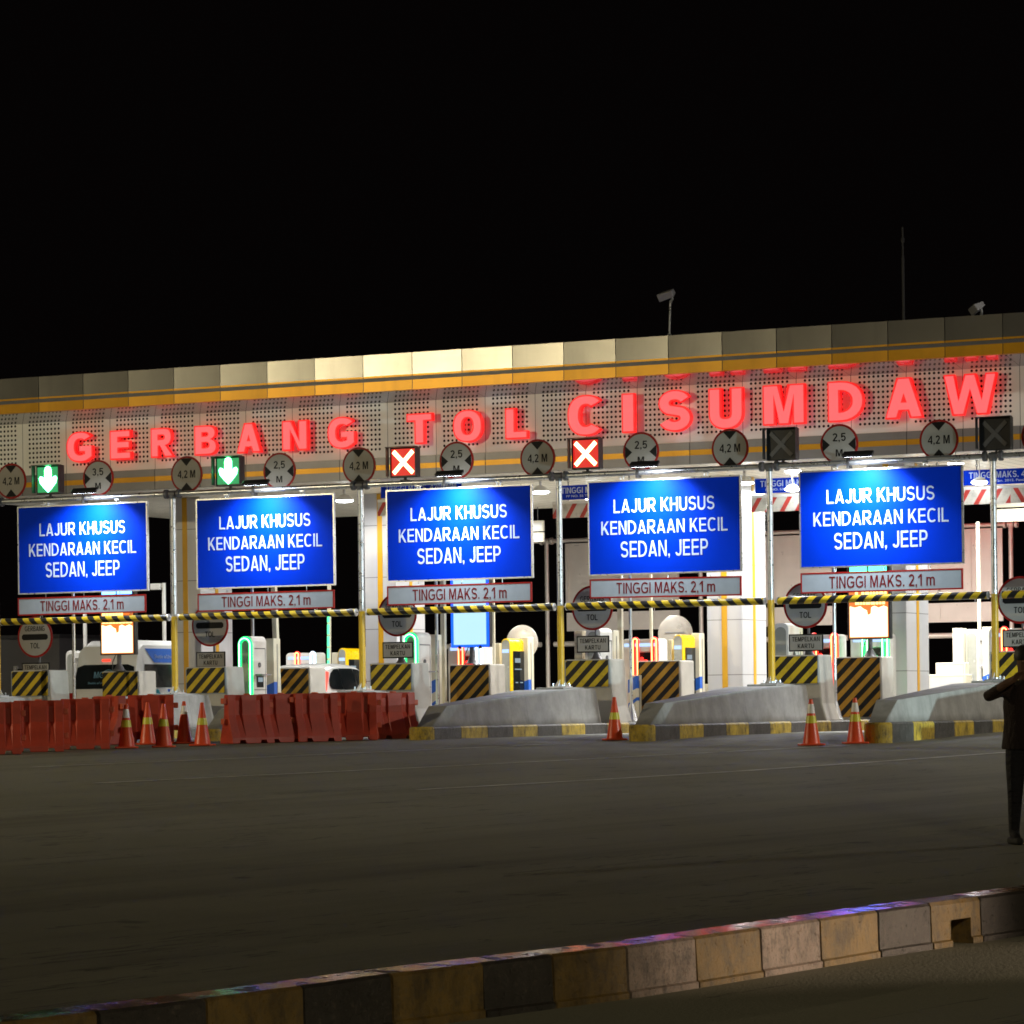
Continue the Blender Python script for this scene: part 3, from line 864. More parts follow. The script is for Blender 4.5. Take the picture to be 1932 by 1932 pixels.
# ------------------------------------------------------------------ gantries
ZB = EYE + 4.639
ZM = EYE + 2.063
PED = .94
def gantry(name, label, v, us, zbase, sleeve=True, tint='galv'):
    r = thing(name, label, 'gantry', PL(us[0], v, 0))
    o0 = us[0]
    for u in us:
        b = MB(); b.tube((u - o0, 0, zbase + .01), (u - o0, 0, ZB - .075), .058, 16)
        p = b.build('post', tint, r)
        if sleeve:
            s = MB(); s.tube((u - o0, 0, zbase + .06), (u - o0, 0, ZM), .066, 16); s.build('yellow_sleeve', 'sleeve', p)
        s = MB(); s.box((u - o0 - .17, -.17, zbase), (u - o0 + .17, .17, zbase + .025))
        for dx in (-.12, .12):
            for dy in (-.12, .12): s.tube((u - o0 + dx, dy, zbase + .02), (u - o0 + dx, dy, zbase + .085), .014, 6)
        for dx, dy in ((1, 0), (-1, 0), (0, 1), (0, -1)):
            s.add([(u - o0 + dx * .06 - dy * .006, dy * .06 + dx * .006, zbase + .02), (u - o0 + dx * .15 - dy * .006, dy * .15 + dx * .006, zbase + .02), (u - o0 + dx * .06 - dy * .006, dy * .06 + dx * .006, zbase + .16),
                   (u - o0 + dx * .06 + dy * .006, dy * .06 - dx * .006, zbase + .02), (u - o0 + dx * .15 + dy * .006, dy * .15 - dx * .006, zbase + .02), (u - o0 + dx * .06 + dy * .006, dy * .06 - dx * .006, zbase + .16)],
                  [(0, 1, 2), (5, 4, 3), (0, 3, 4, 1), (1, 4, 5, 2), (2, 5, 3, 0)])
        s.build('base_plate', 'galv', p)
        c = MB()
        c.tube((u - o0 - .075, 0, ZB), (u - o0 + .075, 0, ZB), .072, 14)
        c.tube((u - o0, 0, ZB - .10), (u - o0, 0, ZB), .07, 14)
        for dx in (-.155, .155):
            c.tube((u - o0 + dx - .03, 0, ZB), (u - o0 + dx + .03, 0, ZB), .098, 14)
            for q in range(6):
                t = q * math.pi / 3
                c.tube((u - o0 + dx - .042, .08 * math.cos(t), ZB + .08 * math.sin(t)), (u - o0 + dx + .042, .08 * math.cos(t), ZB + .08 * math.sin(t)), .012, 6)
        c.build('clamp', 'dkgrey' if tint == 'galv' else tint, r)
    for a, c in zip(us[:-1], us[1:]):
        b = MB(); b.tube((a - o0 + .18, 0, ZB), (c - o0 - .18, 0, ZB), .055, 16)
        b.build('beam', tint, r)
    return r
gantry('sign_gantry', 'galvanised pipe gantry holding the blue lane signs, posts yellow below', 0, [lane_u(k) for k in range(-1, 6)], PED)

# ------------------------------------------------------------------ blue signs with the white height plate and the striped bar
ORD = ['leftmost', 'second from left', 'middle', 'second from right', 'rightmost']
SG = [((39.8, 958.8), (278.4, 947.8), (276.4, 1111.5), (34.3, 1119.8)), ((373.7, 945), (629.3, 932.7), (630, 1101.4), (373.7, 1109.6)),
      ((732.3, 927.6), (1002, 916), (1003.4, 1088), (732.3, 1095.3)), ((1110.6, 911.6), (1392.5, 898.5), (1400.6, 1075.5), (1115.5, 1083.6)),
      ((1510.6, 891.3), (1813.5, 879.6), (1816.6, 1061.6), (1512.7, 1069))]
SW = [((34.5, 1130), (275.5, 1119.5), (275.5, 1152), (34.5, 1165)), ((373.5, 1122), (631, 1111), (631, 1146), (373.5, 1156)),
      ((731, 1107), (1003.5, 1097), (1003.5, 1134), (731, 1144)), ((1113.5, 1094), (1400.5, 1085.5), (1397.5, 1121), (1112.5, 1132)),
      ((1511, 1081.5), (1817, 1072), (1817, 1111), (1511, 1121))]
ctx = ['by the lit green arrow and the white van', 'above the white car', 'beside the first red cross signal', 'over a round toll sign', 'over the green-topped LED board']
for i in range(5):
    q = [hit_v(x, y, 0) for x, y in SG[i]]
    u0, u1 = (q[0][0] + q[3][0]) / 2, (q[1][0] + q[2][0]) / 2
    z1, z0 = (q[0][1] + q[1][1]) / 2, (q[2][1] + q[3][1]) / 2
    w, h = u1 - u0, z1 - z0
    r = thing('lane_sign', f'{ORD[i]} blue LAJUR KHUSUS lane sign, {ctx[i]}', 'road sign', PL((u0 + u1) / 2, 0, z0), group='blue lane signs on the gantry')
    b = MB(); b.box((-w / 2, -.02, 0), (w / 2, .02, h)); b.build('panel', 'blue', r, smooth=False)
    b = MB()
    for a, c in (((-w / 2 - .03, -.03, -.03), (w / 2 + .03, .03, -.001)), ((-w / 2 - .03, -.03, h + .001), (w / 2 + .03, .03, h + .03)),
                 ((-w / 2 - .03, -.03, 0), (-w / 2 - .001, .03, h)), ((w / 2 + .001, -.03, 0), (w / 2 + .03, .03, h))): b.box(a, c)
    b.build('frame', 'galv', r, smooth=False)
    b = MB(); lh = h * .147
    b.text('LAJUR KHUSUS', -w * .335, w * .335, h * .66, h * .66 + lh, -.022, .002, .145)
    b.build('lettering', 'lettering', r, smooth=False); b = MB()
    b.text('KENDARAAN KECIL', -w * .42, w * .42, h * .425, h * .425 + lh, -.022, .002, .145)
    b.build('lettering', 'lettering', r, smooth=False); b = MB()
    b.text('SEDAN, JEEP', -w * .29, w * .29, h * .175, h * .175 + lh * 1.18, -.022, .002, .145)
    b.build('lettering', 'lettering', r, smooth=False)
    b = MB()
    for x in (-w * .28, w * .28):
        for dx in (-.035, .035): b.tube((x + dx, 0, h + .03), (x + dx, 0, ZB - z0 + .05), .010, 6)
        b.box((x - .05, -.06, ZB - z0 - .075), (x + .05, .06, ZB - z0 - .055))
    b.build('hanger', 'galv', r)
    # plate
    q = [hit_v(x, y, 0) for x, y in SW[i]]
    a0, a1 = (q[0][0] + q[3][0]) / 2, (q[1][0] + q[2][0]) / 2
    y1, y0 = (q[0][1] + q[1][1]) / 2, (q[2][1] + q[3][1]) / 2
    w2, h2 = a1 - a0, y1 - y0
    rp = thing('height_plate', f'white TINGGI MAKS. 2,1 m plate under the {ORD[i]} blue sign', 'height sign', PL((a0 + a1) / 2, 0, y0), group='white height plates under the blue signs')
    b = MB(); b.box((-w2 / 2 + .03, -.014, .03), (w2 / 2 - .03, .014, h2 - .03)); b.build('panel', 'signwhite', rp, smooth=False)
    b = MB()
    for a, c in (((-w2 / 2, -.018, 0), (w2 / 2, .018, .029)), ((-w2 / 2, -.018, h2 - .029), (w2 / 2, .018, h2)),
                 ((-w2 / 2, -.018, .03), (-w2 / 2 + .029, .018, h2 - .03)), ((w2 / 2 - .029, -.018, .03), (w2 / 2, .018, h2 - .03))): b.box(a, c)
    b.build('border', 'redrim', rp, smooth=False)
    b = MB(); b.text('TINGGI MAKS. 2,1 m', -w2 * .32, w2 * .33, h2 * .22, h2 * .79, -.016, .002, .145); b.build('lettering', 'redtext', rp, smooth=False)
    b = MB()
    for x in (-w2 * .28, w2 * .02, w2 * .30): b.tube((x, 0, h2), (x, 0, z0 - y0 - .03), .009, 6)
    b.build('hanger', 'galv', rp)
    if i == 3: rp.rotation_euler = (0, math.radians(.4), -TH)
    # lamp over the sign
    bu, bz = hit_v((160, 480, 841, 1205, 1603)[i], 915, -.0)
    lr = thing('sign_lamp', f'slim black sign lamp on a bracket over the {ORD[i]} blue sign', 'lamp', PL(bu, 0, ZB), group='sign lamps on the gantry beam')
    b = MB(); b.box((-.03, -.075, -.11), (.03, .075, -.058))
    b.box((-.03, -.085, -.11), (.03, -.06, .12)); b.tube((0, -.07, .10), (.18, -.62, .13), .018, 8)
    b.build('bracket', 'dark', lr)
    b = MB(); T = Matrix.Translation((.42, -.66, .10)) @ Matrix.Rotation(math.radians(38), 4, 'X')
    b.box((-.30, -.07, -.02), (.30, .07, .035), 0, T); b.build('lamp_head', 'dark', lr, bevel=.01)
    b = MB(); b.box((-.27, -.055, -.026), (.27, .055, -.021), 0, T); b.build('lens', 'lamp_glass', lr, smooth=False)
    lamp('sign_lamp_light', 'AREA', (118, 105, 128, 98, 140)[i], (.88, .94, 1), lr, (.42, -.625, .065), target=(.30, .0, -1.3), size=.35, spread=125)

# striped bars between the posts
for i in range(-1, 5):
    ua, ub = lane_u(i) + .16, lane_u(i + 1) - .13
    za = ZM - .02
    lab = {-1: 'under the leftmost plate', 0: 'under the second plate from left', 1: 'under the middle plate', 2: 'under the second plate from right', 3: 'under the rightmost plate', 4: 'cut by the right edge'}[i]
    r = thing('height_bar', f'black and yellow striped bar between gantry posts, {lab}', 'height bar', PL((ua + ub) / 2, -.02, za), group='striped height bars')
    L = ub - ua
    b = MB(); b.tube((-L / 2, 0, 0), (L / 2, 0, 0), .072, 16); b.build('tube', 'stripe_bar_b' if i >= 3 else 'stripe_bar_a', r)
    b = MB()
    for x in (-L / 2, L / 2):
        s = 1 if x > 0 else -1
        b.tube((x, 0, 0), (x + s * .02, 0, 0), .076, 16); b.tube((x + s * .02, 0, 0), (x + s * .07, 0, 0), .012, 6)
    b.build('end_cap', 'galv', r)
    b = MB()
    for x in (-L * .27, L * .27):
        ring = [(x + .03 * math.cos(t), .06, .085 + .035 * math.sin(t)) for t in [k * math.pi / 5 for k in range(10)]]
        b.path(ring, .008, 6, closed=True); b.tube((x, .06, .12), (x, .06, .33), .007, 6); b.tube((x, 0, .05), (x, .06, .06), .008, 6)
    b.build('hanger', 'galv', r)

# ------------------------------------------------------------------ round height signs and lane signals on the beam
def round_face(root, r, rim):
    T = Matrix.Rotation(math.radians(90), 4, 'X')
    b = MB(); b.lathe([(r, 0), (r, .02)], 40, 0, T); b.build('rim', 'redrim', root)
    b = MB(); b.lathe([(r - rim, .012), (r - rim, .026)], 40, 0, T); b.build('face', 'face', root)
RS = [(22, 908, '42'), (186, 902, '35'), (353, 895, '42'), (528, 889, '25'), (678, 879, '42'), (862, 869, '25'), (1015, 865, '42'), (1210, 852, '25'),
      (1378, 846, '42'), (1584, 838, '25'), (1772, 830, '42'), (1965, 822, '25')]
where = ['at the photo\'s left edge', 'right of the leftmost green arrow', 'left of the second green arrow', 'right of the second green arrow',
         'left of the first red cross', 'right of the first red cross', 'left of the second red cross', 'right of the second red cross', 'left of the first unlit signal',
         'right of the first unlit signal', 'left of the last unlit signal', 'at the photo\'s right edge']
for (px, py, k), wh in zip(RS, where):
    u, z = hit_v(px, py, .13)
    word = {'42': '4,2 M', '35': '3,5 M', '25': '2,5 M'}[k]
    kind = 'height limit' if k == '42' else 'width limit'
    r = thing('limit_sign', f'round {word} {kind} sign on the beam, {wh}', 'road sign', PL(u, .13, z), group='round limit signs on the gantry beam')
    R = .385
    round_face(r, R, .042)
    b = MB()
    if k == '42':
        b.text(word, -.215, .215, -.075, .085, -.027, .002, .17)
        b.prism([(-.14, .325), (.0, .175), (.14, .325), (.07, .338), (-.07, .338)], -.031, -.027)
        b.prism([(-.14, -.325), (-.07, -.338), (.07, -.338), (.14, -.325), (.0, -.175)], -.031, -.027)
    else:
        b.text(word[:3], -.135, .135, .055, .21, -.027, .002, .17); b.text('M', -.07, .07, -.235, -.10, -.027, .002, .17)
        b.prism([(-.335, .12), (-.338, -.07), (-.325, -.13), (-.185, -.01)], -.031, -.027)
        b.prism([(.335, .12), (.185, -.01), (.325, -.13), (.338, -.07)], -.031, -.027)
    b.build('symbol', 'black', r, smooth=False)
    b = MB(); b.tube((-.0, .03, -R - .02), (0, .03, .25), .022, 8); b.build('stem', 'galv', r)
SIG = [(91, 905, 'arrow', 'lit green arrow lane signal on the beam, above the leftmost blue sign'), (431, 889, 'arrow', 'lit green arrow lane signal on the beam, above the second blue sign'),
       (761, 872, 'cross', 'lit red cross lane signal on the beam, above the middle blue sign'), (1105, 856, 'cross', 'lit red cross lane signal on the beam, below the big letter C'),
       (1474, 838, 'off', 'unlit black lane signal on the beam, below the big letter M'), (1877, 818, 'off', 'unlit black lane signal above the last gantry post, below the letter W')]
for px, py, k, lab in SIG:
    u, z = hit_v(px, py, -.08)
    r = thing('lane_signal', lab, 'traffic signal', PL(u, -.08, z), group='lane signals on the gantry beam')
    b = MB(); b.box((-.31, 0, -.31), (.31, .16, .31)); b.build('housing', 'dark', r, bevel=.015)
    b = MB()
    b.box((-.34, -.16, .30), (.34, .0, .312)); b.box((-.34, -.13, -.28), (-.328, 0, .30)); b.box((.328, -.13, -.28), (.34, 0, .30))
    b.build('visor', 'dark', r, smooth=False)
    b = MB(); b.tube((0, .08, ZB - z + .04), (0, .08, -.30), .03, 8); b.box((-.08, .0, ZB - z + .045), (.08, .16, ZB - z + .07)); b.build('stem', 'dark', r)
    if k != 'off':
        b = MB(); b.box((-.27, -.0025, -.27), (.27, -.0005, .27)); b.build('glow_panel', 'glow_green' if k == 'arrow' else 'glow_red', r, smooth=False)  # glowing panel standing in for bloom around the symbol
    b = MB()
    if k == 'arrow':
        out = [(0, -.27), (.09, -.19), (.20, -.07), (.225, .03), (.19, .075), (.14, .06), (.085, .02), (.085, .20), (.06, .265), (0, .285),
               (-.06, .265), (-.085, .20), (-.085, .02), (-.14, .06), (-.19, .075), (-.225, .03), (-.20, -.07), (-.09, -.19)]
        b.prism(out, -.015, -.003); b.build('arrow', 'green_lamp', r, smooth=False)
    else:
        for s in (1, -1):
            T = Matrix.Rotation(math.radians(45 * s), 4, 'Y')
            b.box((-.31, -.015 - .002 * s, -.04), (.31, -.003, .04), 0, T)
        b.build('cross', 'red_lamp' if k == 'cross' else 'dkgrey', r, smooth=False)

# ------------------------------------------------------------------ toll islands, wedges, guard blocks, round toll signs
names_isl = {-1: 'far off the left edge', 0: 'off the left edge', 1: 'under the leftmost visible gantry post', 2: 'with the second gantry post from left, behind cones', 3: 'with the middle gantry post, right of the barriers',
             4: 'with the fourth gantry post, behind a lone cone', 5: 'with the last gantry post, beside the dark person', 6: 'off the right edge'}
def island(k):
    u = isl_u(k)
    fl = {2: 418, 3: 820, 4: 1237, 5: 1684}.get(k)
    nz = hit_u(fl, 1394, u + .75)[0] if fl else -7.4
    r = thing('toll_island', f'toll island with striped kerb, {names_isl[k]}', 'toll island', PL(u, 0, 0), group='toll islands')
    W2, H, RN = .75, .225, .24
    b = MB(); i = 0
    def seg(p, q, m, g=.004):
        d = Vector((q[0] - p[0], q[1] - p[1])); d.normalize()
        n = Vector((d.y, -d.x))
        a = Vector(p) + d * g; c = Vector(q) - d * g
        pr = [(.0, -.35), (.0, H - .03), (-.025, H), (-.16, H), (-.16, -.35)]
        b.loft([[(*(a + n * o)[:], z) for o, z in pr], [(*(c + n * o)[:], z) for o, z in pr]], m)
    cx = W2 - RN
    arc = [(cx + RN * math.cos(t), nz + RN * math.sin(t)) for t in [math.radians(190) + q * math.radians(170) / 12 for q in range(13)]]
    for a, c in zip(arc[:-1], arc[1:]): seg(a, c, 0, -.001)
    seg((-.8, -1.0), arc[0], 0); seg((-.8, 16), (-.8, -1.0), 1)
    y = nz
    while y < 16:
        seg((W2, y), (W2, y + 1.08), 1 if i % 2 == 0 else 0)
        y += 1.08; i += 1
    b.build('kerb', ['island_y', 'island_k'], r, bevel=.005, seg=1)
    s = MB(); s.prism([(-.65, -.95), (cx - .06, nz + .1), (W2 - .165, nz + .1), (W2 - .165, 16), (-.65, 16)], -.3, H - .012, 'xy'); s.build('paving', 'concrete', r, smooth=False)
    # concrete wedge
    w = thing('crash_wedge', f'sloping concrete wedge {names_isl[k]}', 'concrete wedge', PL(u, 0, H - .01), group='concrete wedges on the islands')
    z0 = -.01
    A, B_, Z0, Z1 = nz + .35, nz + 1.0, .38, .715
    def sec(y, zt, l, r_, fl=.03): return [(l - fl, y, z0), (r_ + fl, y, z0), (r_, y, zt), (l, y, zt)]
    b = MB()
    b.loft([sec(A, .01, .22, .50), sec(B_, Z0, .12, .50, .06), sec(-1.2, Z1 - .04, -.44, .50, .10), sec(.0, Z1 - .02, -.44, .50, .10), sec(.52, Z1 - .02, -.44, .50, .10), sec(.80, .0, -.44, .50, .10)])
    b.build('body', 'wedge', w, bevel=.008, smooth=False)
    b = MB(); b.box((-.30, -.55, Z1 - .03), (.30, .45, PED - H + .01)); b.build('pedestal', 'concrete', w, bevel=.01, smooth=False)
    return r
for k in range(0, 7): island(k)
def block(k, v, tall, label):
    r = thing('guard_block', label, 'concrete block', PL(isl_u(k), v, .213), group='striped concrete guard blocks')
    b = MB()
    H = 1.30
    def sec(y, g): return [(-.50 - g, y, 0), (.50 + g * 1.6, y, 0), (.50 + g * .5, y, .35), (.495, y, H), (-.495, y, H), (-.50 - g * .3, y, .35)]
    b.loft([sec(0, .02 if tall else .1), sec(.75, .02 if tall else .1)])
    b.build('body', 'concrete_white', r, bevel=.03, smooth=False)
    b = MB(); z0 = -.0 if tall else .74
    if tall: b.prism([(-.40, .06), (.46, .06), (.46, 1.275), (-.47, 1.275), (-.47, .16)], -.022, -.002)
    else: b.box((-.47, -.022, z0), (.47, -.002, 1.275))
    b.build('striped_panel', 'stripe_guard_old' if tall and k in (1, 2, 3, 4) else 'stripe_guard', r, smooth=False)
    if not tall:
        b = MB(); b.box((-.49, -.018, .72), (.49, -.001, .738)); b.box((-.49, -.018, .74), (-.472, -.001, 1.29)); b.box((.472, -.018, .74), (.49, -.001, 1.29)); b.build('panel_edge', 'signwhite', r, smooth=False)
    return r
bl_front = {0: 'white block with short striped panel at far left, under the TEMPELKAN KARTU plate', 1: 'white block with short striped panel behind the cones, left of the green neon machine', 2: 'white block with short striped panel below the middle blue sign, at its left',
            3: 'white block with short striped panel beside the middle gantry post', 4: 'white block with short striped panel beside the post right of the middle', 5: 'white block with short striped panel at the right edge'}
bl_back = {0: 'white block with tall striped panel carrying the LED board at left', 1: 'white block with tall striped panel in front of the white car', 2: 'white block with tall orange striped panel under the pale blue screen',
           3: 'white block with tall orange striped panel before the red neon machine', 4: 'white block with tall orange striped panel under the right LED board', 5: 'white block with tall striped panel off the right edge'}
for k in range(0, 5):
    block(k, 1.25, False, bl_front[k])
    block(k, 4.9, True, bl_back[k])
block(5, 1.25, False, bl_front[5])
SGN = {0: (67, 1202), 1: (397, 1180), 2: (750, 1160), 3: (1118, 1147), 4: (1520, 1142), 5: (1925, 1132)}
for k in range(0, 6):
    px, py = SGN[k]
    u, z = hit_v(px, py, 1.55)
    zt = .213 + 1.30
    lab = {0: 'at far left above the barriers', 1: 'left of the green neon machine', 2: 'left of the pale blue screen', 3: 'beside the middle gantry post', 4: 'left of the right LED board', 5: 'above the dark person at the right edge'}[k]
    r = thing('toll_stop_sign', f'GERBANG TOL sign with TEMPELKAN KARTU plate, {lab}', 'road sign', PL(u, 1.55, zt), group='round toll signs on the blocks')
    zc = z - zt
    b = MB(); b.tube((0, .15, 0), (0, .15, zc + .3), .026, 10); b.lathe([(.13, 0), (.10, .03), (.035, .17), (.03, .18)], 12, 0, Matrix.Translation((0, .15, 0)))
    for zz in (zc + .2, zc - .2, zc - .735): b.box((-.02, .013, zz - .02), (.02, .15, zz + .02))
    b.build('pole', 'dkgrey', r)
    T = Matrix.Translation((0, 0, zc)) @ Matrix.Rotation(math.radians(90), 4, 'X')
    b = MB(); b.lathe([(.455, 0), (.455, .02)], 40, 0, T); b.build('rim', 'redrim', r)
    b = MB(); b.lathe([(.41, .012), (.41, .026)], 40, 0, T); b.build('face', 'face', r)
    b = MB(); b.text('GERBANG', -.26, .26, zc + .13, zc + .24, -.027, .002, .17); b.text('TOL', -.12, .12, zc - .25, zc - .13, -.027, .002, .17)
    bar = [(-.30, zc - .065), (.30, zc - .065), (.34, zc - .03), (.34, zc + .03), (.30, zc + .065), (-.30, zc + .065), (-.34, zc + .03), (-.34, zc - .03)]
    b.prism(bar, -.032, -.027); b.build('symbol', 'black', r, smooth=False)
    pz = zc - .735
    b = MB(); b.box((-.36, -.008, pz - .17), (.36, .012, pz + .17), 0); b.build('plate_border', 'black', r, smooth=False)
    b = MB(); b.box((-.335, -.013, pz - .145), (.335, -.008, pz + .145), 0); b.build('plate', 'face', r, smooth=False)
    b = MB(); b.text('TEMPELKAN', -.29, .29, pz + .025, pz + .115, -.014, .002, .17); b.text('KARTU', -.17, .17, pz - .11, pz - .02, -.014, .002, .17)
    b.build('plate_lettering', 'black', r, smooth=False)
# thin poles with conical feet standing on the islands
for k, px in ((0, 140), (1, 478), (2, 825), (3, 1191), (4, 1576)):
    v = 3.3; u, _ = hit_v(px, 1300, v)
    b = MB(); b.tube((0, 0, 0), (0, 0, 4.6), .034, 10); b.lathe([(.16, 0), (.16, .05), (.14, .06), (.05, .36), (.04, .40)], 14)
    o = b.build('slim_pole', 'galv', None, PL(u, v, .2))
    tag(o, 'slim grey pole with conical foot, ' + {0: 'behind the white van', 1: 'right against the green neon machine', 2: 'left of the block under the blue screen', 3: 'between two striped blocks at the middle island', 4: 'between two striped blocks below the rightmost blue sign'}[k], 'pole', 'slim poles on the islands')

# ------------------------------------------------------------------ machines
ZI = .213
def arch(x0, x1, z0, z1, r, n=6):
    pts = [(x0, z0), (x1, z0), (x1, z1 - r)]
    pts += [(x1 - r + r * math.cos(t), z1 - r + r * math.sin(t)) for t in [q * math.pi / 2 / n for q in range(1, n + 1)]]
    pts += [(x0 + r - r * math.sin(t), z1 - r + r * math.cos(t)) for t in [q * math.pi / 2 / n for q in range(0 if (x1 - x0) > 2 * r + .001 else 1, n + 1)]]
    return pts
def at(k, px, v):
    u, _ = hit_v(px, 1290, v)
    return PL(u, v, ZI)
def neon_u(mb, x0, x1, z0, z1, y, rad, m=0):
    r = (x1 - x0) / 2; cx = (x0 + x1) / 2
    pts = [(x0, y, z0)] + [(cx - r * math.cos(t), y, z1 - r + r * math.sin(t)) for t in [q * math.pi / 10 for q in range(11)]] + [(x1, y, z0)]
    mb.path(pts, rad, 8, m)
def reader(k, px, label, neon, v=3.0):
    r = thing('card_machine', label, 'toll machine', at(k, px, v), group='card machines on the islands')
    b = MB(); b.prism(arch(-.17, .17, -.2, 1.98, .12), 0, .62); b.build('body', 'white', r, bevel=.012)
    b = MB(); b.prism(arch(-.12, .12, .12, 1.90, .115), -.012, -.001); b.build('front_panel', 'mirror', r, smooth=False)
    if neon:
        b = MB(); neon_u(b, -.135, .135, .12, 1.93, -.006, .046); b.build('neon_glow', neon.replace('neon', 'channel'), r)  # wider emissive sleeve as the glow around the tube
        b = MB(); neon_u(b, -.135, .135, .12, 1.93, -.034, .018); b.build('neon_tube', neon, r)
    b = MB(); b.box((.171, .10, 1.70), (.178, .55, 1.72)); b.box((.171, .07, .80), (.178, .58, .815)); b.box((.171, .55, 0.1), (.176, .56, 1.7))
    b.tube((.172, .3, 1.35), (.185, .3, 1.35), .055, 14); b.tube((.172, .32, .42), (.185, .32, .42), .055, 14)
    b.build('seam_and_locks', 'dkgrey', r)
    b = MB(); b.box((.17, .12, 1.12), (.34, .52, 1.15)); b.build('hood', 'grey', r, smooth=False)
    b = MB(); b.box((.171, .18, .86), (.181, .46, 1.10)); b.build('recess', 'black', r, smooth=False)
    b = MB(); b.box((.182, .22, .98), (.186, .42, 1.08)); b.build('screen', 'lcd', r, smooth=False)
    return r
reader(0, 135, 'white card machine with rounded top behind the minibus', None, 13.)
reader(1, 464, 'tall card machine outlined in green neon behind the orange barriers', 'neon_green')
reader(2, 776, 'card machine with green neon edge, left of the pale blue screen', 'neon_green')
reader(3, 1120, 'white card machine behind the TEMPELKAN KARTU plate at the middle post', None)
reader(4, 1474, 'white card machine left of the plate below the rightmost blue sign', None)
def twin(k, px, label, c0, c1, glow, v=6.1):
    r = thing('lane_terminal', label, 'toll machine', at(k, px, v), group='double neon terminals on the islands')
    b = MB(); b.prism(arch(-.50, -.13, -.2, 1.80, .10), 0, .5); b.prism(arch(.20, .36, -.2, 1.80, .075), 0, .5); b.box((-.13, .12, 0), (.20, .5, 1.72)); b.box((-.13, .0, 1.52), (.2, .119, 1.79)); b.build('body', 'white', r, bevel=.01)
    b = MB(); b.box((-.44, -.012, 1.63), (.30, -.002, 1.70)); b.build('light_bar', 'neon_blue', r, smooth=False)
    for xa, xb, cc in ((-.22, -.12, c0), (.22, .33, c1)):
        b = MB(); neon_u(b, xa, xb, .10, 1.80, -.004, .038); b.build('neon_glow', cc.replace('neon', 'channel'), r)  # emissive sleeves as the glow around each arch
    b = MB(); neon_u(b, -.22, -.12, .10, 1.80, -.032, .014); b.build('neon_tube', c0, r)
    b = MB(); neon_u(b, .22, .33, .10, 1.80, -.032, .014); b.build('neon_tube', c1, r)
    b = MB(); b.box((-.125, .095, .6), (.195, .118, 1.5)); b.build('screen', 'glass', r, smooth=False)
    b = MB(); b.lathe([(.07, 0), (.07, .02), (.05, .035)], 14, 0, Matrix.Translation((.02, .095, 1.28)) @ Matrix.Rotation(math.radians(90), 4, 'X'))
    b.lathe([(.045, 0), (.045, .02), (.03, .03)], 14, 0, Matrix.Translation((-.07, .095, 1.36)) @ Matrix.Rotation(math.radians(90), 4, 'X')); b.build('indicator', glow, r)
    return r
twin(1, 573, 'white terminal with red and white neon arches behind the white car', 'neon_red', 'neon_white', 'lcd_red', 13.)
twin(2, 884, 'terminal with red and white neon strips under the pale blue screen', 'neon_red', 'neon_white', 'lcd_red')
twin(3, 1214, 'terminal with two red neon arches behind the orange striped block', 'neon_red', 'neon_red', 'lcd_red')
twin(4, 1552, 'terminal with red neon arch left of the right LED board', 'neon_red', 'neon_red', 'lcd_red', 5.9)
twin(4, 1648, 'terminal with green neon strips below the right LED board', 'neon_green', 'neon_green', 'boom_green', 6.3)
twin(5, 1912, 'terminal with red neon arch behind the dark person', 'neon_red', 'neon_red', 'lcd_red', 4.)
def yellow_machine(k, px, label, v=7.4):
    r = thing('ticket_machine', label, 'toll machine', at(k, px, v), group='yellow ticket machines')
    b = MB(); b.prism(arch(-.11, .11, -.02, 1.90, .108), 0, .84); b.build('shell', 'machine_yellow', r, bevel=.012)
    b = MB(); b.prism(arch(-.092, .092, .06, 1.87, .09), -.012, -.001); b.build('front_panel', 'mirror', r, smooth=False)
    b = MB(); b.box((.111, .14, .38), (.120, .72, 1.62)); b.build('display_panel', 'glass', r, bevel=.004)
    b = MB(); b.box((.121, .22, 1.36), (.125, .50, 1.46)); b.box((.121, .20, 1.20), (.125, .56, 1.225)); b.box((.121, .24, .90), (.126, .36, .925)); b.box((.121, .48, .90), (.126, .62, .925)); b.box((.121, .50, .58), (.126, .56, .70)); b.build('display', 'lcd', r, smooth=False)
    b = MB(); b.box((-.085, -.014, 1.58), (.085, -.0125, 1.66)); b.build('light_bar', 'neon_blue', r, smooth=False)
    return r
yellow_machine(1, 646, 'yellow ticket machine behind the white car, left of the second yellow post', 13.4)
yellow_machine(2, 955, 'yellow ticket machine with dark display, right of the pale blue screen')
yellow_machine(3, 1280, 'yellow ticket machine half hidden by the orange striped block at the middle')
def pillar(k, px, label, v, h=1.94, marks=True, w=.19):
    r = thing('equipment_pillar', label, 'pillar', at(k, px, v), group='white equipment pillars')
    b = MB(); b.box((-w / 2, 0, 0), (w / 2, .30, h)); b.build('body', 'cream', r, bevel=.012)
    b = MB(); b.box((w / 2 + .001, .14, .15), (w / 2 + .004, .165, h - .12)); b.build('slot', 'dkgrey', r, smooth=False)
    if marks:
        b = MB()
        b.prism([(-w / 2 - .003, .62), (w / 2 + .003, .72), (w / 2 + .003, .98), (-w / 2 - .003, .90)], -.004, .0)
        b.prism([(-w / 2 - .003, .30), (w / 2 + .003, .46), (w / 2 + .003, .53), (-w / 2 - .003, .40)], -.004, .0)
        b.box((w / 2 + .002, .0, .72), (w / 2 + .006, .13, .98)); b.box((w / 2 + .002, .0, .46), (w / 2 + .006, .13, .53))
        b.build('blue_mark', 'bluepaint', r, smooth=False)
    return r
pillar(1, 510, 'cream pillar right of the green neon machine', 3.9)
pillar(1, 632, 'cream pillar on the left of the yellow machine behind the car', 13.6, 1.80, False, .17)
pillar(1, 690, 'cream pillar just right of the second yellow post', 14.2)
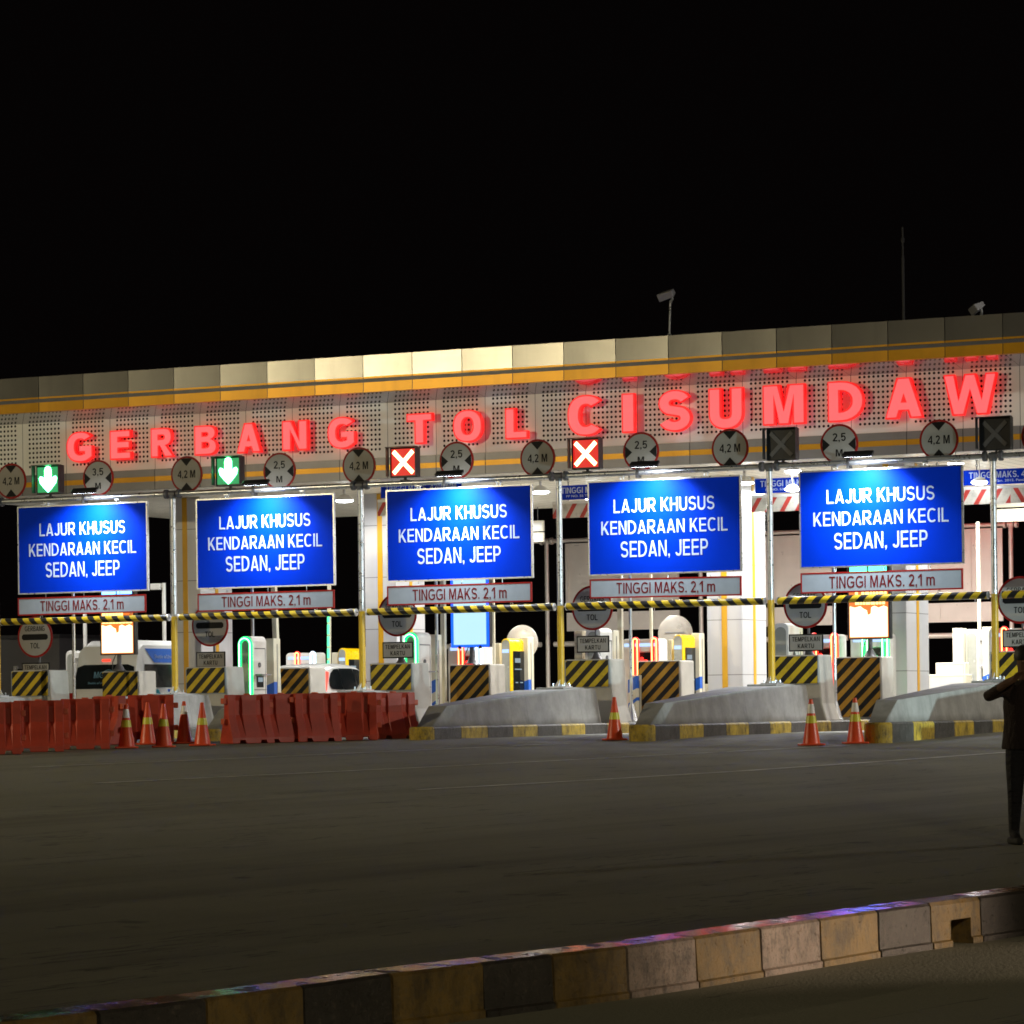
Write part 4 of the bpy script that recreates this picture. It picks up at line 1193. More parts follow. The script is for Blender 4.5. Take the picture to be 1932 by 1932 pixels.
pillar(2, 815, 'white pillar with blue marks, left of the block under the blue screen', 3.9)
pillar(2, 936, 'cream pillar left of the yellow machine with the dark display', 7.6, 1.80, False, .20)
pillar(2, 990, 'white pillar with blue marks, right of the fully visible yellow machine', 8.1)
pillar(3, 1092, 'cream pillar left of the TEMPELKAN KARTU plate at the middle post', 3.6, 1.94, False)
pillar(3, 1152, 'cream pillar right of the TEMPELKAN KARTU plate at the middle post', 3.9, 1.94, False, .16)
pillar(3, 1193, 'low white pillar with blue marks between two striped blocks', 4.6, 1.0)
pillar(3, 1261, 'cream pillar left of the half hidden yellow machine', 7.6, 1.80, False, .2)
pillar(3, 1313, 'white pillar with blue marks, right of the half hidden yellow machine', 8.1)
pillar(4, 1498, 'cream pillar behind the plate below the rightmost blue sign', 3.9, 1.94, False)
pillar(4, 1808, 'white pillar with blue marks, left of the grey machine at right', 11.6, 2.0, True, .24)
pillar(4, 1862, 'white pillar with a blue mark beside the last yellow post', 11.0, 2.0)
reader(4, 1834, 'grey card machine with hood behind the low white cabinet', None, 12.)
# low cabinets and barrier boxes
def cabinet(k, px, w, h, d, label, v):
    r = thing('low_cabinet', label, 'cabinet', at(k, px, v), group='low white cabinets')
    b = MB(); b.box((-w / 2, 0, 0), (w / 2, d, h)); b.build('body', 'cream', r, bevel=.02)
    b = MB(); b.box((-w / 2 + .04, -.006, .08), (w / 2 - .04, -.001, h - .06)); b.build('door', 'white', r, smooth=False)
    b = MB(); b.tube((w / 2 - .10, -.02, h * .55), (w / 2 - .10, -.006, h * .55), .02, 8); b.build('lock', 'dkgrey', r)
    return r
cabinet(4, 1786, .85, .95, .5, 'low white cabinet beside the lit wedge at right', 9.5)
cabinet(4, 1793, .68, 1.22, .3, 'taller white cabinet behind the low one at right', 10.6)
cabinet(3, 1331, .16, .82, .5, 'small cream cabinet left of the brown column', 8.8)
cabinet(2, 1022, .6, .45, .4, 'low cream barrier cabinet behind the middle wedge', 8.6)
cabinet(2, 1046, .28, .62, .4, 'cream cabinet behind the middle gantry post base', 9.2)
# raised barrier booms
def boom(k, px, label, v, top, lean=0., lit=False, w=.075):
    r = thing('barrier_boom', label, 'barrier boom', at(k, px, v), group='raised barrier booms')
    b = MB(); b.tube((0, 0, 0), (0, 0, .5), .09, 10); b.build('pivot', 'cream', r)
    b = MB(); T = Matrix.Rotation(lean, 4, 'Y'); b.box((-w / 2, -w / 2, .4), (w / 2, w / 2, top), 0, T); b.build('arm', 'cream', r, bevel=.008)
    if lit:
        b = MB()
        for i in range(5): b.box((-w / 2 + .004, -w / 2 - .006, 1.35 + i * .30), (w / 2 - .004, -w / 2 - .001, 1.60 + i * .30), 0, T)
        b.build('led_strip', 'boom_green', r, smooth=False)
    return r
boom(1, 526, 'cream barrier boom raised behind the white car, slightly leaning', 4.4, 4.0, -.03, False, .11)
boom(1, 620, 'raised barrier boom with a green light strip', 13.2, 4.0, .015, True)
boom(2, 838, 'cream barrier boom raised left of the pale blue screen', 4.5, 4.2, 0, False, .10)
boom(2, 933, 'thin cream barrier boom raised right of the pale blue screen', 7.0, 4.2, 0, False, .05)
boom(3, 1172, 'cream barrier boom raised between the two middle striped blocks', 4.5, 4.2, 0, False, .10)
boom(3, 1230, 'thin cream barrier boom raised behind the red neon terminal', 6.9, 4.2, 0, False, .06)
boom(4, 1850, 'cream barrier boom raised beside the last gantry post', 12.2, 4.4, -.004, False, .07)
# backs of round signs
def round_back(k, px, py, label, R=.40):
    v = 9.3; u, z = hit_v(px, py, v)
    r = thing('round_sign', label, 'road sign', PL(u, v, ZI), group='round signs seen from behind')
    T = Matrix.Translation((0, 0, z - ZI)) @ Matrix.Rotation(math.radians(90), 4, 'X')
    b = MB(); b.lathe([(R - .01, -.02), (R, -.015), (R, .0), (R - .02, .012), (R * .5, .03), (.02, .036)], 40, 0, T); b.build('disc', 'backpanel', r)
    b = MB(); b.box((-.24, -.045, z - ZI + .02), (.24, -.03, z - ZI + .035)); b.build('brace', 'galv', r, smooth=False)
    b = MB(); b.tube((0, .04, 0), (0, .04, z - ZI + .2), .028, 8); b.build('pole', 'galv', r)
round_back(2, 985, 1212, 'round sign with bare beige back, behind the yellow machine with the dark display')
round_back(3, 1274, 1196, 'round sign with bare beige back, behind the half hidden yellow machine', .42)
# LED boards
def led_board(k, px, label, screen=False, top='led_green'):
    v, _ = hit_u(px, 1250, isl_u(k))
    zt = .213 + 1.31
    r = thing('message_board', label, 'LED board', PL(isl_u(k), v + .2, zt), group='message boards on the tall blocks')
    w, h, z0 = .94, 1.74, .36
    b = MB(); b.box((-w / 2, 0, z0), (w / 2, .14, z0 + h)); b.build('housing', 'dark', r, bevel=.01)
    b = MB(); b.tube((0, .07, 0), (0, .07, z0), .05, 10); b.lathe([(.16, 0), (.12, .03), (.055, .16)], 12, 0, Matrix.Translation((0, .07, 0))); b.path([(-.14, .0, 0), (-.12, -.02, .2), (-.05, .0, z0)], .012, 6); b.build('stand', 'dkgrey', r)
    if screen:
        b = MB(); b.box((-w / 2 + .01, -.008, z0 + .01), (w / 2 - .01, -.001, z0 + h - .01)); b.build('screen_edge', 'screen_rim', r, smooth=False)
        b = MB(); b.box((-w / 2 + .075, -.014, z0 + .06), (w / 2 - .075, -.009, z0 + h - .06)); b.build('screen', 'screen', r, smooth=False)
        for x in (-.25, .25):
            b = MB(); b.box((x - .03, -.03, z0 - .03), (x + .03, -.001, z0 + .04)); b.build('clip', 'dark', r, smooth=False)
        return r
    b = MB(); b.box((-.43, -.0015, z0 + .03), (.43, -.0005, z0 + 1.24)); b.build('glow_panel', 'glow_orange', r, smooth=False)  # glowing backing standing in for bloom between the rows
    def row(mb, xa, xb, za, zb): mb.prism(arch(xa, xb, za, zb, min(.045, (zb - za) / 2.1), 3), -.012, -.002)
    b = MB(); row(b, -.40, -.03, z0 + h - .35, z0 + h - .21); row(b, .01, .40, z0 + h - .35, z0 + h - .21); b.build('text_row', top, r, smooth=False)
    rg = random.Random(31 + k)
    def chars(mb, za, zb, x0=-.40, x1=.40, gaps=.16):
        x = x0
        while x < x1 - .05:
            w_ = rg.choice((.045, .06, .075, .09))
            if rg.random() > gaps: row(mb, x, min(x + w_, x1), za, zb)
            x += w_ + .018
    b = MB()
    for za, zb in ((1.07, 1.19), (.89, 1.01)): chars(b, z0 + za, z0 + zb)
    chars(b, z0 + .72, z0 + .83, -.40, .40, .08)
    b.build('text_row', 'led_orange', r, smooth=False)
    b = MB()
    b.prism([(x, z0 + z) for x, z in ((-.41, .05), (.41, .05), (.41, .66), (.33, .69), (.22, .65), (.13, .69), (.06, .66), (.05, .53), (-.02, .50), (-.04, .60), (-.12, .64), (-.18, .69), (-.30, .66), (-.41, .69))], -.012, -.002)
    b.build('text_row', 'led_white', r, smooth=False)
    return r
led_board(0, 213, 'overbright white and orange LED board in front of the van, blue top row', top='led_blue')
led_board(4, 1634, 'overbright white and orange LED board with green top row, under the rightmost blue sign')
led_board(2, 880, 'pale blue lit screen with deep blue edge, under the middle blue sign', screen=True)

# ------------------------------------------------------------------ hanging height signs under the canopy
for px, lab in ((719, 'behind the middle blue sign'), (1050, 'beside the second blue sign from right'), (1425, 'left of the rightmost blue sign'), (1818, 'crossed by the last gantry post')):
    v = 5.6
    u, z = hit_v(px, {719: 914, 1050: 917, 1425: 904, 1818: 888}[px], v)
    w = 2.0
    r = thing('hanging_sign', f'small blue TINGGI MAKS. 4200 MM sign on chains, {lab}', 'height sign', PL(u + w / 2, v, z - .31), group='blue height signs under the canopy')
    b = MB(); b.box((-w / 2, -.02, 0), (w / 2, .02, .31)); b.build('panel', 'blue', r, smooth=False)
    b = MB(); b.text('TINGGI MAKS. 4200 MM', -w * .44, w * .44, .135, .265, -.022, .002, .17); b.build('lettering', 'lettering', r, smooth=False)
    b = MB(); b.text('PP NO. 55 Thn. 2012. Pasal 54 Ayat 1b.', -w * .38, w * .38, .035, .10, -.022, .002, .01); b.build('small_print', 'lettering', r, smooth=False)
    b = MB()
    for x in (-w * .36, w * .36):
        zz = .31
        while zz < zCe - (z - .31) - .02:
            odd = int(round((zz - .31) / .06)) % 2
            ring = [(x + (.018 * math.cos(t) if odd else 0), (0 if odd else .018 * math.cos(t)), zz + .035 + .04 * math.sin(t)) for t in [q * math.pi / 4 for q in range(8)]]
            b.path(ring, .007, 5, closed=True); zz += .06
    b.build('chain', 'dkgrey', r)
    r2 = thing('striped_bar', f'red and white striped bar on chains, {lab}', 'height bar', PL(u + w / 2, v, z - .70), group='red and white bars under the canopy')
    b = MB(); b.box((-w / 2 - .08, -.03, 0), (-.002, .03, .30), 0); b.box((.002, -.03, 0), (w / 2 + .08, .03, .30), 1); b.build('board', ['stripe_red_a', 'stripe_red_b'], r2, smooth=False)
    b = MB(); b.box((-w / 2 - .08, -.035, .302), (w / 2 + .08, .035, .36)); b.build('rail', 'white', r2, smooth=False)
    b = MB()
    for x in (-w * .36, w * .36): b.tube((x, .0, .36), (x, 0, .39), .012, 6)
    b.build('hanger', 'galv', r2)

# ------------------------------------------------------------------ gantry of the opposite direction, seen from behind
VG = 23.0
ug = [hit_v(px, 1100, VG)[0] for px in (730, 1032, 1322, 1612, 1908)]
gantry('rear_gantry', 'far pipe gantry seen from behind under the canopy, washed red', VG, ug, 0.25, False, 'backpanel')
for i, (x0, x1, lab) in enumerate(((1069, 1281, 'behind the second blue sign from right'), (1356, 1570, 'left of and behind the rightmost blue sign'), (1655, 1892, 'behind the last gantry post'))):
    u0, _ = hit_v(x0, 1080, VG); u1, _ = hit_v(x1, 1080, VG)
    _, zt = hit_v(1069, 1026, VG); zb = zt - 1.78
    w, h = u1 - u0, zt - zb
    r = thing('bare_road_sign', f'framed bare back of a far road sign, {lab}', 'road sign', PL((u0 + u1) / 2, VG, zb), group='backs of far road signs')
    b = MB(); b.box((-w / 2, -.01, 0), (w / 2, .02, h)); b.build('panel', 'backpanel', r, smooth=False)
    b = MB()
    for a, c in (((-w / 2 - .01, -.06, 0), (-w / 2 + .06, -.011, h)), ((w / 2 - .06, -.06, 0), (w / 2 + .01, -.011, h)), ((-w / 2 + .061, -.06, h - .07), (w / 2 - .061, -.011, h)), ((-w / 2 + .061, -.06, 0), (w / 2 - .061, -.011, .06))): b.box(a, c)
    for f in (.36, .70): b.box((-w / 2 + .061, -.025, h * f), (w / 2 - .061, -.011, h * f + .012))
    for f in (.25, .5, .75): b.box((-w / 2 + w * f, -.028, .061), (-w / 2 + w * f + .014, -.0255, h - .071))
    b.build('frame', 'backpanel', r, smooth=False)
    for q in (-.28, .28):
        b = MB(); b.tube((w * q, .0, h), (w * q, 0, ZB - zb), .012, 6); b.build('hanger', 'galv', r)
    r = thing('bare_height_plate', f'bare back of a narrow far height plate, {lab}', 'height sign', PL((u0 + u1) / 2, VG, zb - .62), group='backs of far height plates')
    b = MB(); b.box((-w / 2, -.01, 0), (w / 2, .02, .50)); b.build('panel', 'backpanel', r, smooth=False)
    b = MB()
    for a, c in (((-w / 2, -.03, 0), (w / 2, -.011, .05)), ((-w / 2, -.03, .45), (w / 2, -.011, .50)), ((-w / 2, -.03, .051), (-w / 2 + .05, -.011, .449)), ((w / 2 - .05, -.03, .051), (w / 2, -.011, .449)), ((-.02, -.025, .051), (.02, -.011, .449))): b.box(a, c)
    b.build('frame', 'backpanel', r, smooth=False)
    for q in (-.28, .28):
        b = MB(); b.tube((w * q, 0, .5), (w * q, 0, .62), .01, 6); b.build('hanger', 'galv', r)
for i in range(4):
    a, c = ug[i] + .2, ug[i + 1] - .2
    b = MB(); b.tube((a, 0, 0), (c, 0, 0), .07, 14)
    o = b.build('far_bar', 'backpanel', None, PL(0, VG, 2.30), (0, 0, -TH))
    tag(o, 'pale far height bar below the sign backs, ' + ['behind the pale blue screen', 'left of the brown column', 'behind the right LED board', 'behind the grey terminal at right'][i], 'height bar', 'far height bars')
# double white board backs hanging from the rear edge of the canopy
for px0, px1, pt, pb, lab in ((880, 1027, 982, 1022, 'peeping out right of the middle blue sign'), (1878, 2030, 931, 985, 'right of the last gantry post')):
    v = VB - .6
    u0, z1 = hit_v(px0, pt, v); u1, z0 = hit_v(px1, pb, v); 
    _, z1 = hit_v(px1 if px0 < 1000 else px0, pt, v); _, z0 = hit_v(px1 if px0 < 1000 else px0, pb, v)
    w, h = u1 - u0, z1 - z0
    r = thing('hanging_board', f'two-tier white board hanging under the canopy, {lab}', 'sign board', PL((u0 + u1) / 2, v, z0), group='white two-tier hanging boards')
    for a, c in ((0, h * .44), (h * .50, h)):
        b = MB(); b.box((-w / 2, -.02, a), (w / 2, .02, c)); o = b.build('panel', 'white', r, smooth=False)
        f = MB(); t = .05
        f.box((-w / 2, -.05, a), (w / 2, -.021, a + t)); f.box((-w / 2, -.05, c - t), (w / 2, -.021, c)); f.box((-w / 2, -.05, a + t + .001), (-w / 2 + t, -.021, c - t - .001)); f.box((w / 2 - t, -.05, a + t + .001), (w / 2, -.021, c - t - .001))
        f.build('frame', 'cream', o, smooth=False)
    for x in (-w * .42, w * .42):
        b = MB(); b.tube((x, 0, 0), (x, 0, zCe - z0), .012, 6); b.build('hanger', 'dkgrey', r)

# low grey building far left and its door
u0, _ = hit_v(-60, 1230, 28); u1, _ = hit_v(112, 1230, 28); _, zt = hit_v(60, 1205, 28)
r = thing('grey_hut', 'low grey flat-roofed hut behind the lanes at far left', 'building', PL(u1, 28, 0))
b = MB(); b.box((u0 - u1 - 3, 0, 0), (0, 4, zt)); b.build('wall', 'grey', r, smooth=False)
b = MB(); b.box((u0 - u1 - 3.1, -.15, zt + .001), (.1, 4.1, zt + .12)); b.build('roof', 'dkgrey', r, smooth=False)
b = MB(); b.box((-1.55, -.05, 0), (-.75, -.001, 2.0)); b.build('door', 'black', r, smooth=False)
b = MB(); b.box((-.74, -.08, 0), (-.62, -.001, 2.1)); b.box((-1.68, -.08, 0), (-1.56, -.001, 2.1)); b.build('door_frame', 'white', r, smooth=False)
# cctv poles
for px, ptop, pcam, lab in ((309, 1100, 1105, 'left of the first yellow post, above the van'), (160, 1150, 1235, 'left of the LED board above the van')):
    v = 13.0
    u, zt = hit_v(px, ptop, v); _, zc = hit_v(px, pcam, v)
    r = thing('cctv_pole', f'white pole with a small camera, {lab}', 'camera', PL(u, v, 0), group='camera poles behind the van')
    b = MB(); b.tube((0, 0, 0), (0, 0, zt), .05, 10); b.build('pole', 'white', r)
    b = MB(); b.box((-.36, -.09, zc - .10), (-.08, .09, zc + .06)); b.tube((-.1, 0, zc), (0, 0, zc), .03, 6); b.build('camera_housing', 'white', r, bevel=.02)

# ------------------------------------------------------------------ vehicles
def wheel(root, x, y, r, w):
    T = Matrix.Translation((x, y, r)) @ Matrix.Rotation(math.radians(90), 4, 'Y')
    b = MB(); b.lathe([(r * .62, -w / 2), (r * .95, -w / 2), (r, -w / 2 + .02), (r, w / 2 - .02), (r * .95, w / 2), (r * .62, w / 2)], 28, 0, T)
    o = b.build('wheel', 'rubber', root)
    b = MB(); b.lathe([(r * .60, -w / 2 + .02), (r * .60, w / 2 - .03), (r * .2, w / 2 - .06)], 20, 0, T); b.build('rim', 'galv', o)
# white SUV seen from behind, right
def suv():
    r = thing('car', 'white sport utility car with lit brake lights, waiting behind the orange barriers', 'car', PL(lane_u(-1) + 2.24, 8.6, 0))
    Lx = 4.4
    # stations: y, belt z, top z, half width belt, half width top
    st = [(0.00, .92, .95, .80, .70), (.10, .98, 1.12, .86, .66), (.34, 1.00, 1.56, .90, .60), (.60, 1.0, 1.66, .91, .64), (1.4, 1.0, 1.70, .92, .66), (2.2, .99, 1.67, .92, .65), (2.6, .98, 1.56, .91, .63), (3.25, .96, 1.06, .90, .74), (3.6, .94, .99, .88, .72), (4.2, .84, .87, .84, .66), (4.4, .70, .73, .72, .55)]
    loops = []
    for y, zb, zt, wb, wt in st:
        l = [(-wb * .93, y, .22), (wb * .93, y, .22), (wb, y, .45), (wb * 1.0, y, .72), (wb * .985, y, zb), (wt + .05 if zt - zb > .2 else wb * .93, y, zt - min(.07, (zt - zb) * .5)), (wt - .06, y, zt), (-wt + .06, y, zt), (-(wt + .05) if zt - zb > .2 else -wb * .93, y, zt - min(.07, (zt - zb) * .5)), (-wb * .985, y, zb), (-wb, y, .72), (-wb, y, .45)]
        loops.append(l)
    b = MB(); b.loft(loops)
    o = b.build('body', 'carwhite', r); sd = o.modifiers.new('subdivision', 'SUBSURF'); sd.levels = 2; sd.render_levels = 2
    for p in o.data.polygons: p.use_smooth = True
    o.data.set_sharp_from_angle(angle=math.radians(180))
    def sx(y, z, off=.012):
        # half width at height between belt and roof
        for (y0, zb0, zt0, wb0, wt0), (y1, zb1, zt1, wb1, wt1) in zip(st[:-1], st[1:]):
            if y0 <= y <= y1:
                t = (y - y0) / (y1 - y0); zb = zb0 + (zb1 - zb0) * t; zt = zt0 + (zt1 - zt0) * t; wb = wb0 + (wb1 - wb0) * t; wt = wt0 + (wt1 - wt0) * t
                f = max(0, min(1, (z - zb) / max(.05, zt - .07 - zb)))
                return (wb * .985) * (1 - f) + (wt + .05) * f + off
        return .9
    def patch(name, poly, matn, side, off=.012, parent=r):
        c = (mean([p[0] for p in poly]), mean([p[1] for p in poly]))
        vs = [(side * sx(y, z, off), y, z) for y, z in poly] + [(side * sx(c[0], c[1], off), *c)]
        k = len(poly)
        fs = [((i + 1) % k, i, k) if side < 0 else (i, (i + 1) % k, k) for i in range(k)]
        return MB().add(vs, fs).build(name, matn, parent)
    for s in (1, -1):
        w1 = [(.60, 1.14), (.68, 1.06), (.9, 1.05), (1.22, 1.05), (1.22, 1.55), (1.0, 1.53), (.82, 1.44), (.66, 1.28)]
        patch('rear_side_window', w1, 'glass', s)
        patch('side_window', [(1.235, 1.05), (1.93, 1.05), (1.93, 1.555), (1.235, 1.555)], 'glass', s)
        patch('side_window', [(1.945, 1.05), (2.75, 1.04), (2.45, 1.47), (2.2, 1.53), (1.945, 1.55)], 'glass', s)
        patch('door_seam', [(1.24, .40), (1.255, .40), (1.255, 1.04), (1.24, 1.04)], 'black', s, .012)
        h = MB(); h.box((s * .925 - .02, 1.32, .88), (s * .925 + .02, 1.52, .915)); h.build('door_handle', 'carwhite', r, bevel=.01)
        t = MB(); t.prism([(.02, .86), (.22, .90), (.36, 1.04), (.46, 1.46), (.34, 1.48), (.12, 1.12), (.0, .98)], s * .76, s * .925, 'yz'); tl = t.build('tail_light', 'tail', r, bevel=.015)
        t = MB(); t.prism([(.10, 1.06), (.18, 1.06), (.24, 1.20), (.16, 1.20)], s * .785, s * .79, 'yz'); 
        hot = MB(); hot.lathe([(.075, 0), (.08, .03), (.05, .07)], 12, 0, Matrix.Translation((s * .87, .14, 1.18)) @ Matrix.Rotation(math.radians(90), 4, 'X')); hot.build('brake_lamp', 'tail_hot', tl)
        wheel(r, s * .80, .85, .34, .22); wheel(r, s * .80, 3.45, .34, .22)
        mi = MB(); mi.box((s * 1.0 - .10, 2.60, 1.02), (s * 1.0 + .10, 2.68, 1.16)); mi.build('door_mirror', 'carwhite', r, bevel=.03)
    g = MB(); g.add([(-.66, .085, 1.08), (.66, .085, 1.08), (.54, .30, 1.50), (-.54, .30, 1.50)], [(0, 1, 2, 3)]); g.build('rear_window', 'glass', r, smooth=False)
    g = MB(); g.prism([(-.58, 1.56), (.58, 1.56), (.56, 1.60), (-.56, 1.60)], .16, .45); g.build('roof_spoiler', 'carwhite', r, bevel=.012)
    g = MB(); g.box((-.22, -.04, .62), (.22, -.02, .76)); g.build('number_plate', 'black', r, smooth=False)
    g = MB(); g.box((-.86, -.06, .30), (.86, .12, .55)); g.build('bumper', 'dkgrey', r, bevel=.04)
    return r
suv()
# white and blue minibus
def van():
    r = thing('minibus', 'white and blue high-roof shuttle minibus with dark windows, stopped in the left lane', 'minibus', PL(lane_u(-2) + 2.24, 7.6, 0))
    st = [(-.02, .62, .93, .80), (.06, 1.1, .95, .80), (.30, 2.16, .95, .76), (.55, 2.30, .95, .74), (3.6, 2.30, .95, .74), (4.3, 2.16, .95, .72), (5.1, 1.25, .93, .80), (5.4, .85, .88, .75)]
    loops = []
    for y, zt, wb, wt in st:
        zb = min(1.15, zt * .7)
        loops.append([(-wb * .97, y, .25), (wb * .97, y, .25), (wb, y, .5), (wb, y, zb), (wt + (wb - wt) * .35, y, zt - .12 * min(1, zt - .5)), (wt - .10, y, zt), (-wt + .10, y, zt), (-(wt + (wb - wt) * .35), y, zt - .12 * min(1, zt - .5)), (-wb, y, zb), (-wb, y, .5)])
    b = MB(); b.loft(loops); b.build('body', 'carwhite', r, bevel=.05, seg=3)
    def sx(z, off):
        zb, zt, wb, wt = 1.15, 2.18, .95, .74 + .21 * .35
        f = max(0, (z - zb) / (zt - zb)); return wb + (wt - wb) * f + off
    def patch(name, poly, m_, s, off):
        vs = [(s * sx(z, off), y, z) for y, z in poly]
        return MB().add(vs, [tuple(range(len(vs))) if s > 0 else tuple(range(len(vs) - 1, -1, -1))]).build(name, m_, r, smooth=False)
    for s in (1, -1):
        patch('side_window', [(.45, 1.16), (4.2, 1.16), (4.2, 1.72), (.50, 1.72)], 'glass', s, .012)
        patch('side_wrap', [(.95, 1.76), (3.0, 1.76), (2.7, 2.10), (.60, 2.10)], 'vanblue', s, .012)
        patch('side_wrap', [(.35, .42), (1.6, .42), (1.0, 1.12), (.30, 1.12)], 'teal', s, .012)
        patch('side_wrap', [(2.0, .42), (2.5, .42), (1.9, 1.12), (1.4, 1.12)], 'vanblue', s, .012)
        patch('side_wrap', [(2.7, .42), (4.4, .42), (3.9, 1.12), (2.1, 1.12)], 'teal', s, .012)
        t = MB(); t.box((s * .84 - .07, -.05, .80), (s * .84 + .07, .03, 1.05)); t.build('tail_light', 'redrim', r, bevel=.01)
        wheel(r, s * .82, 1.0, .34, .22); wheel(r, s * .82, 4.3, .34, .22)
    b = MB(); b.text("Shuttle sa'Urang Majalengka", 1.0, 2.5, 1.84, 1.96, 0, .001, .01)
    b.v = [(sx(p[2], .016), p[0], p[2]) for p in b.v]; b.build('side_lettering', 'lettering', r, smooth=False)
    yr = lambda z: .06 + (.24) * (z - 1.1) / 1.06 - .018
    def rear(name, poly, m_, off=0.): return MB().add([(x, yr(z) - off, z) for x, z in poly], [tuple(range(len(poly)))]).build(name, m_, r, smooth=False)
    rear('rear_window', [(-.86, 1.14), (.86, 1.14), (.80, 1.66), (.62, 1.72), (-.62, 1.72), (-.80, 1.66)], 'glass')
    rear('brake_light', [(-.12, 1.80), (.12, 1.80), (.12, 1.85), (-.12, 1.85)], 'tail', .01)
    b = MB(); b.text('MGO', -.30, .12, 1.40, 1.55, 0, .001, .17); b.text("Shuttle sa'Urang Majalengka", -.45, .45, 1.24, 1.31, 0, .001, .01)
    ring = [(.10 + .15 * math.cos(t), 0, 1.48 + .11 * math.sin(t)) for t in [q * 2 * math.pi / 20 for q in range(13)]]
    b.path(ring, .012, 6)
    b.v = [(p[0], yr(p[2]) - .008 + p[1], p[2]) for p in b.v]; b.build('rear_lettering', 'neon_lbl', r, smooth=False)
    b = MB(); b.box((-.90, -.10, .32), (.90, .05, .60)); b.build('bumper', 'carwhite', r, bevel=.04)
    b = MB(); b.box((-.25, -.06, .78), (.25, -.02, .94)); b.build('number_plate', 'black', r, smooth=False)
    b = MB(); b.lathe([(.06, 0), (.06, .02), (.03, .03)], 16, 0, Matrix.Translation((.25, .03, 1.02)) @ Matrix.Rotation(math.radians(90), 4, 'X')); b.build('emblem', 'galv', r)
M['neon_lbl'] = mat('pale_blue_lettering', (.10, .22, .30), .4)
van()

# ------------------------------------------------------------------ orange water barriers
def barrier_proto():
    r = thing('water_barrier', '', 'barrier', (0, 0, 0), 0, 'orange water-filled barriers')
    L = 1.0; n = 8
    # side profile (half widths at heights) swept along x, with two recessed grooves
    def sec(x, dip=0., foot=True):
        d = dip
        return [(-.26, .0 if foot else .06), (-.25, .10), (-.13 + d * .6, .40), (-.09 + d, .50), (-.085 + d, .76), (-.075, .86), (.075, .86), (.085 - d, .76), (.09 - d, .50), (.13 - d * .6, .40), (.25, .10), (.26, .0 if foot else .06)]
    xs = [(-.41, 0, 1), (-.27, 0, 1), (-.25, .045, 0), (-.16, .045, 0), (-.14, 0, 1), (.14, 0, 1), (.16, .045, 0), (.25, .045, 0), (.27, 0, 1), (.41, 0, 1)]
    b = MB(); b.loft([[(x, y, z) for y, z in sec(x, d, f)] for x, d, f in xs])
    b.build('body', 'orange', r, bevel=.012, smooth=False)
    for z, x in ((.22, .41), (.62, .41), (.34, -.49), (.70, -.49)):
        b = MB(); b.box((x, -.055, z), (x + .08, .055, z + .10)); b.build('lug', 'orange_end', r, bevel=.012, smooth=False)
    b = MB(); b.tube((0, 0, .855), (0, 0, .88), .06, 12); b.build('filler_cap', 'orange_end', r)
    return r
bp = barrier_proto()
WBS = [((-10, 1424), 10, 'cut by the left edge of the photo'), ((72, 1419), 8, 'second from the left edge'), ((160, 1414), 6, 'third from left, before the striped block with the LED board'), ((206, 1405), -50, 'half hidden behind the third one from left, turned aside'),
       ((284, 1402), 6, 'behind the cluster of traffic cones'), ((466, 1403), 30, 'in front of the green neon machine'), ((530, 1401), 28, 'in front of the striped block before the car'), ((594, 1399.5), 26, 'in front of the brake light of the car'), ((668, 1397), 4, 'dark, in front of the second yellow post'), ((742, 1394), 26, 'last of the row, at the yellow island nose')]
for i, ((px, py), ang, lab) in enumerate(WBS):
    g = hit_g(px, py)
    o = bp if i == 0 else copy_thing(bp)
    o.location = (g.x, g.y + .12, ground_z(g.y + .12)); o.rotation_euler = (0, 0, math.radians(ang))
    o['label'] = 'orange plastic water barrier, ' + lab
# ------------------------------------------------------------------ cones
def cone_proto(kind):
    r = thing('traffic_cone', '', 'traffic cone', (0, 0, 0), 0, 'orange traffic cones')
    b = MB(); b.lathe([(.0, .02), (.145, .03), (.14, .05), (.03, .74), (.025, .75), (.0, .75)], 24)
    b.build('body', 'cone', r)
    b = MB(); pts = [(.21 * math.cos(t) * s, .21 * math.sin(t) * s) for t, s in [(q * math.pi / 4 + math.pi / 8, 1) for q in range(8)]]
    b.prism([(-.2, -.17), (-.17, -.2), (.17, -.2), (.2, -.17), (.2, .17), (.17, .2), (-.17, .2), (-.2, .17)], 0, .03, 'xy'); b.build('base', 'cone', r, bevel=.006, smooth=False)
    R = lambda z: .14 + (.03 - .14) * (z - .05) / .69 + .003
    def band(z0, z1, m_): MB().lathe([(R(z0), z0), (R(z1), z1)], 24).build('reflective_band', m_, r)
    if kind in ('both', 'white'): band(.52, .67, 'cone_white')
    if kind in ('both', 'lime'): band(.36, .48, 'cone_lime')
    return r
CN = [((238.6, 1412), 'both', 'with white and lime bands, leftmost of the cluster by the barriers'), ((279, 1405), 'lime', 'with one lime band, second of the left cluster'), ((309, 1410), 'lime', 'with one lime band, in the middle of the left cluster, nearest'), ((348, 1403), 'white', 'with one white band only, in the left cluster'), ((382, 1407), 'lime', 'with one lime band, right end of the left cluster'),
      ((1160, 1396.5), 'lime', 'standing alone before the middle island nose'), ((1531, 1406.5), 'both', 'with white and lime bands, left one of the right pair'), ((1614, 1403), 'both', 'with two bands, right one of the right pair')]
protos = {}
for (px, py), kind, lab in CN:
    g = hit_g(px, py)
    if kind not in protos: protos[kind] = o = cone_proto(kind)
    else: o = copy_thing(protos[kind])
    o.location = (g.x, g.y, ground_z(g.y) + .002); o.rotation_euler = (0, 0, random.uniform(-.4, .4)); o['label'] = 'orange traffic cone ' + lab

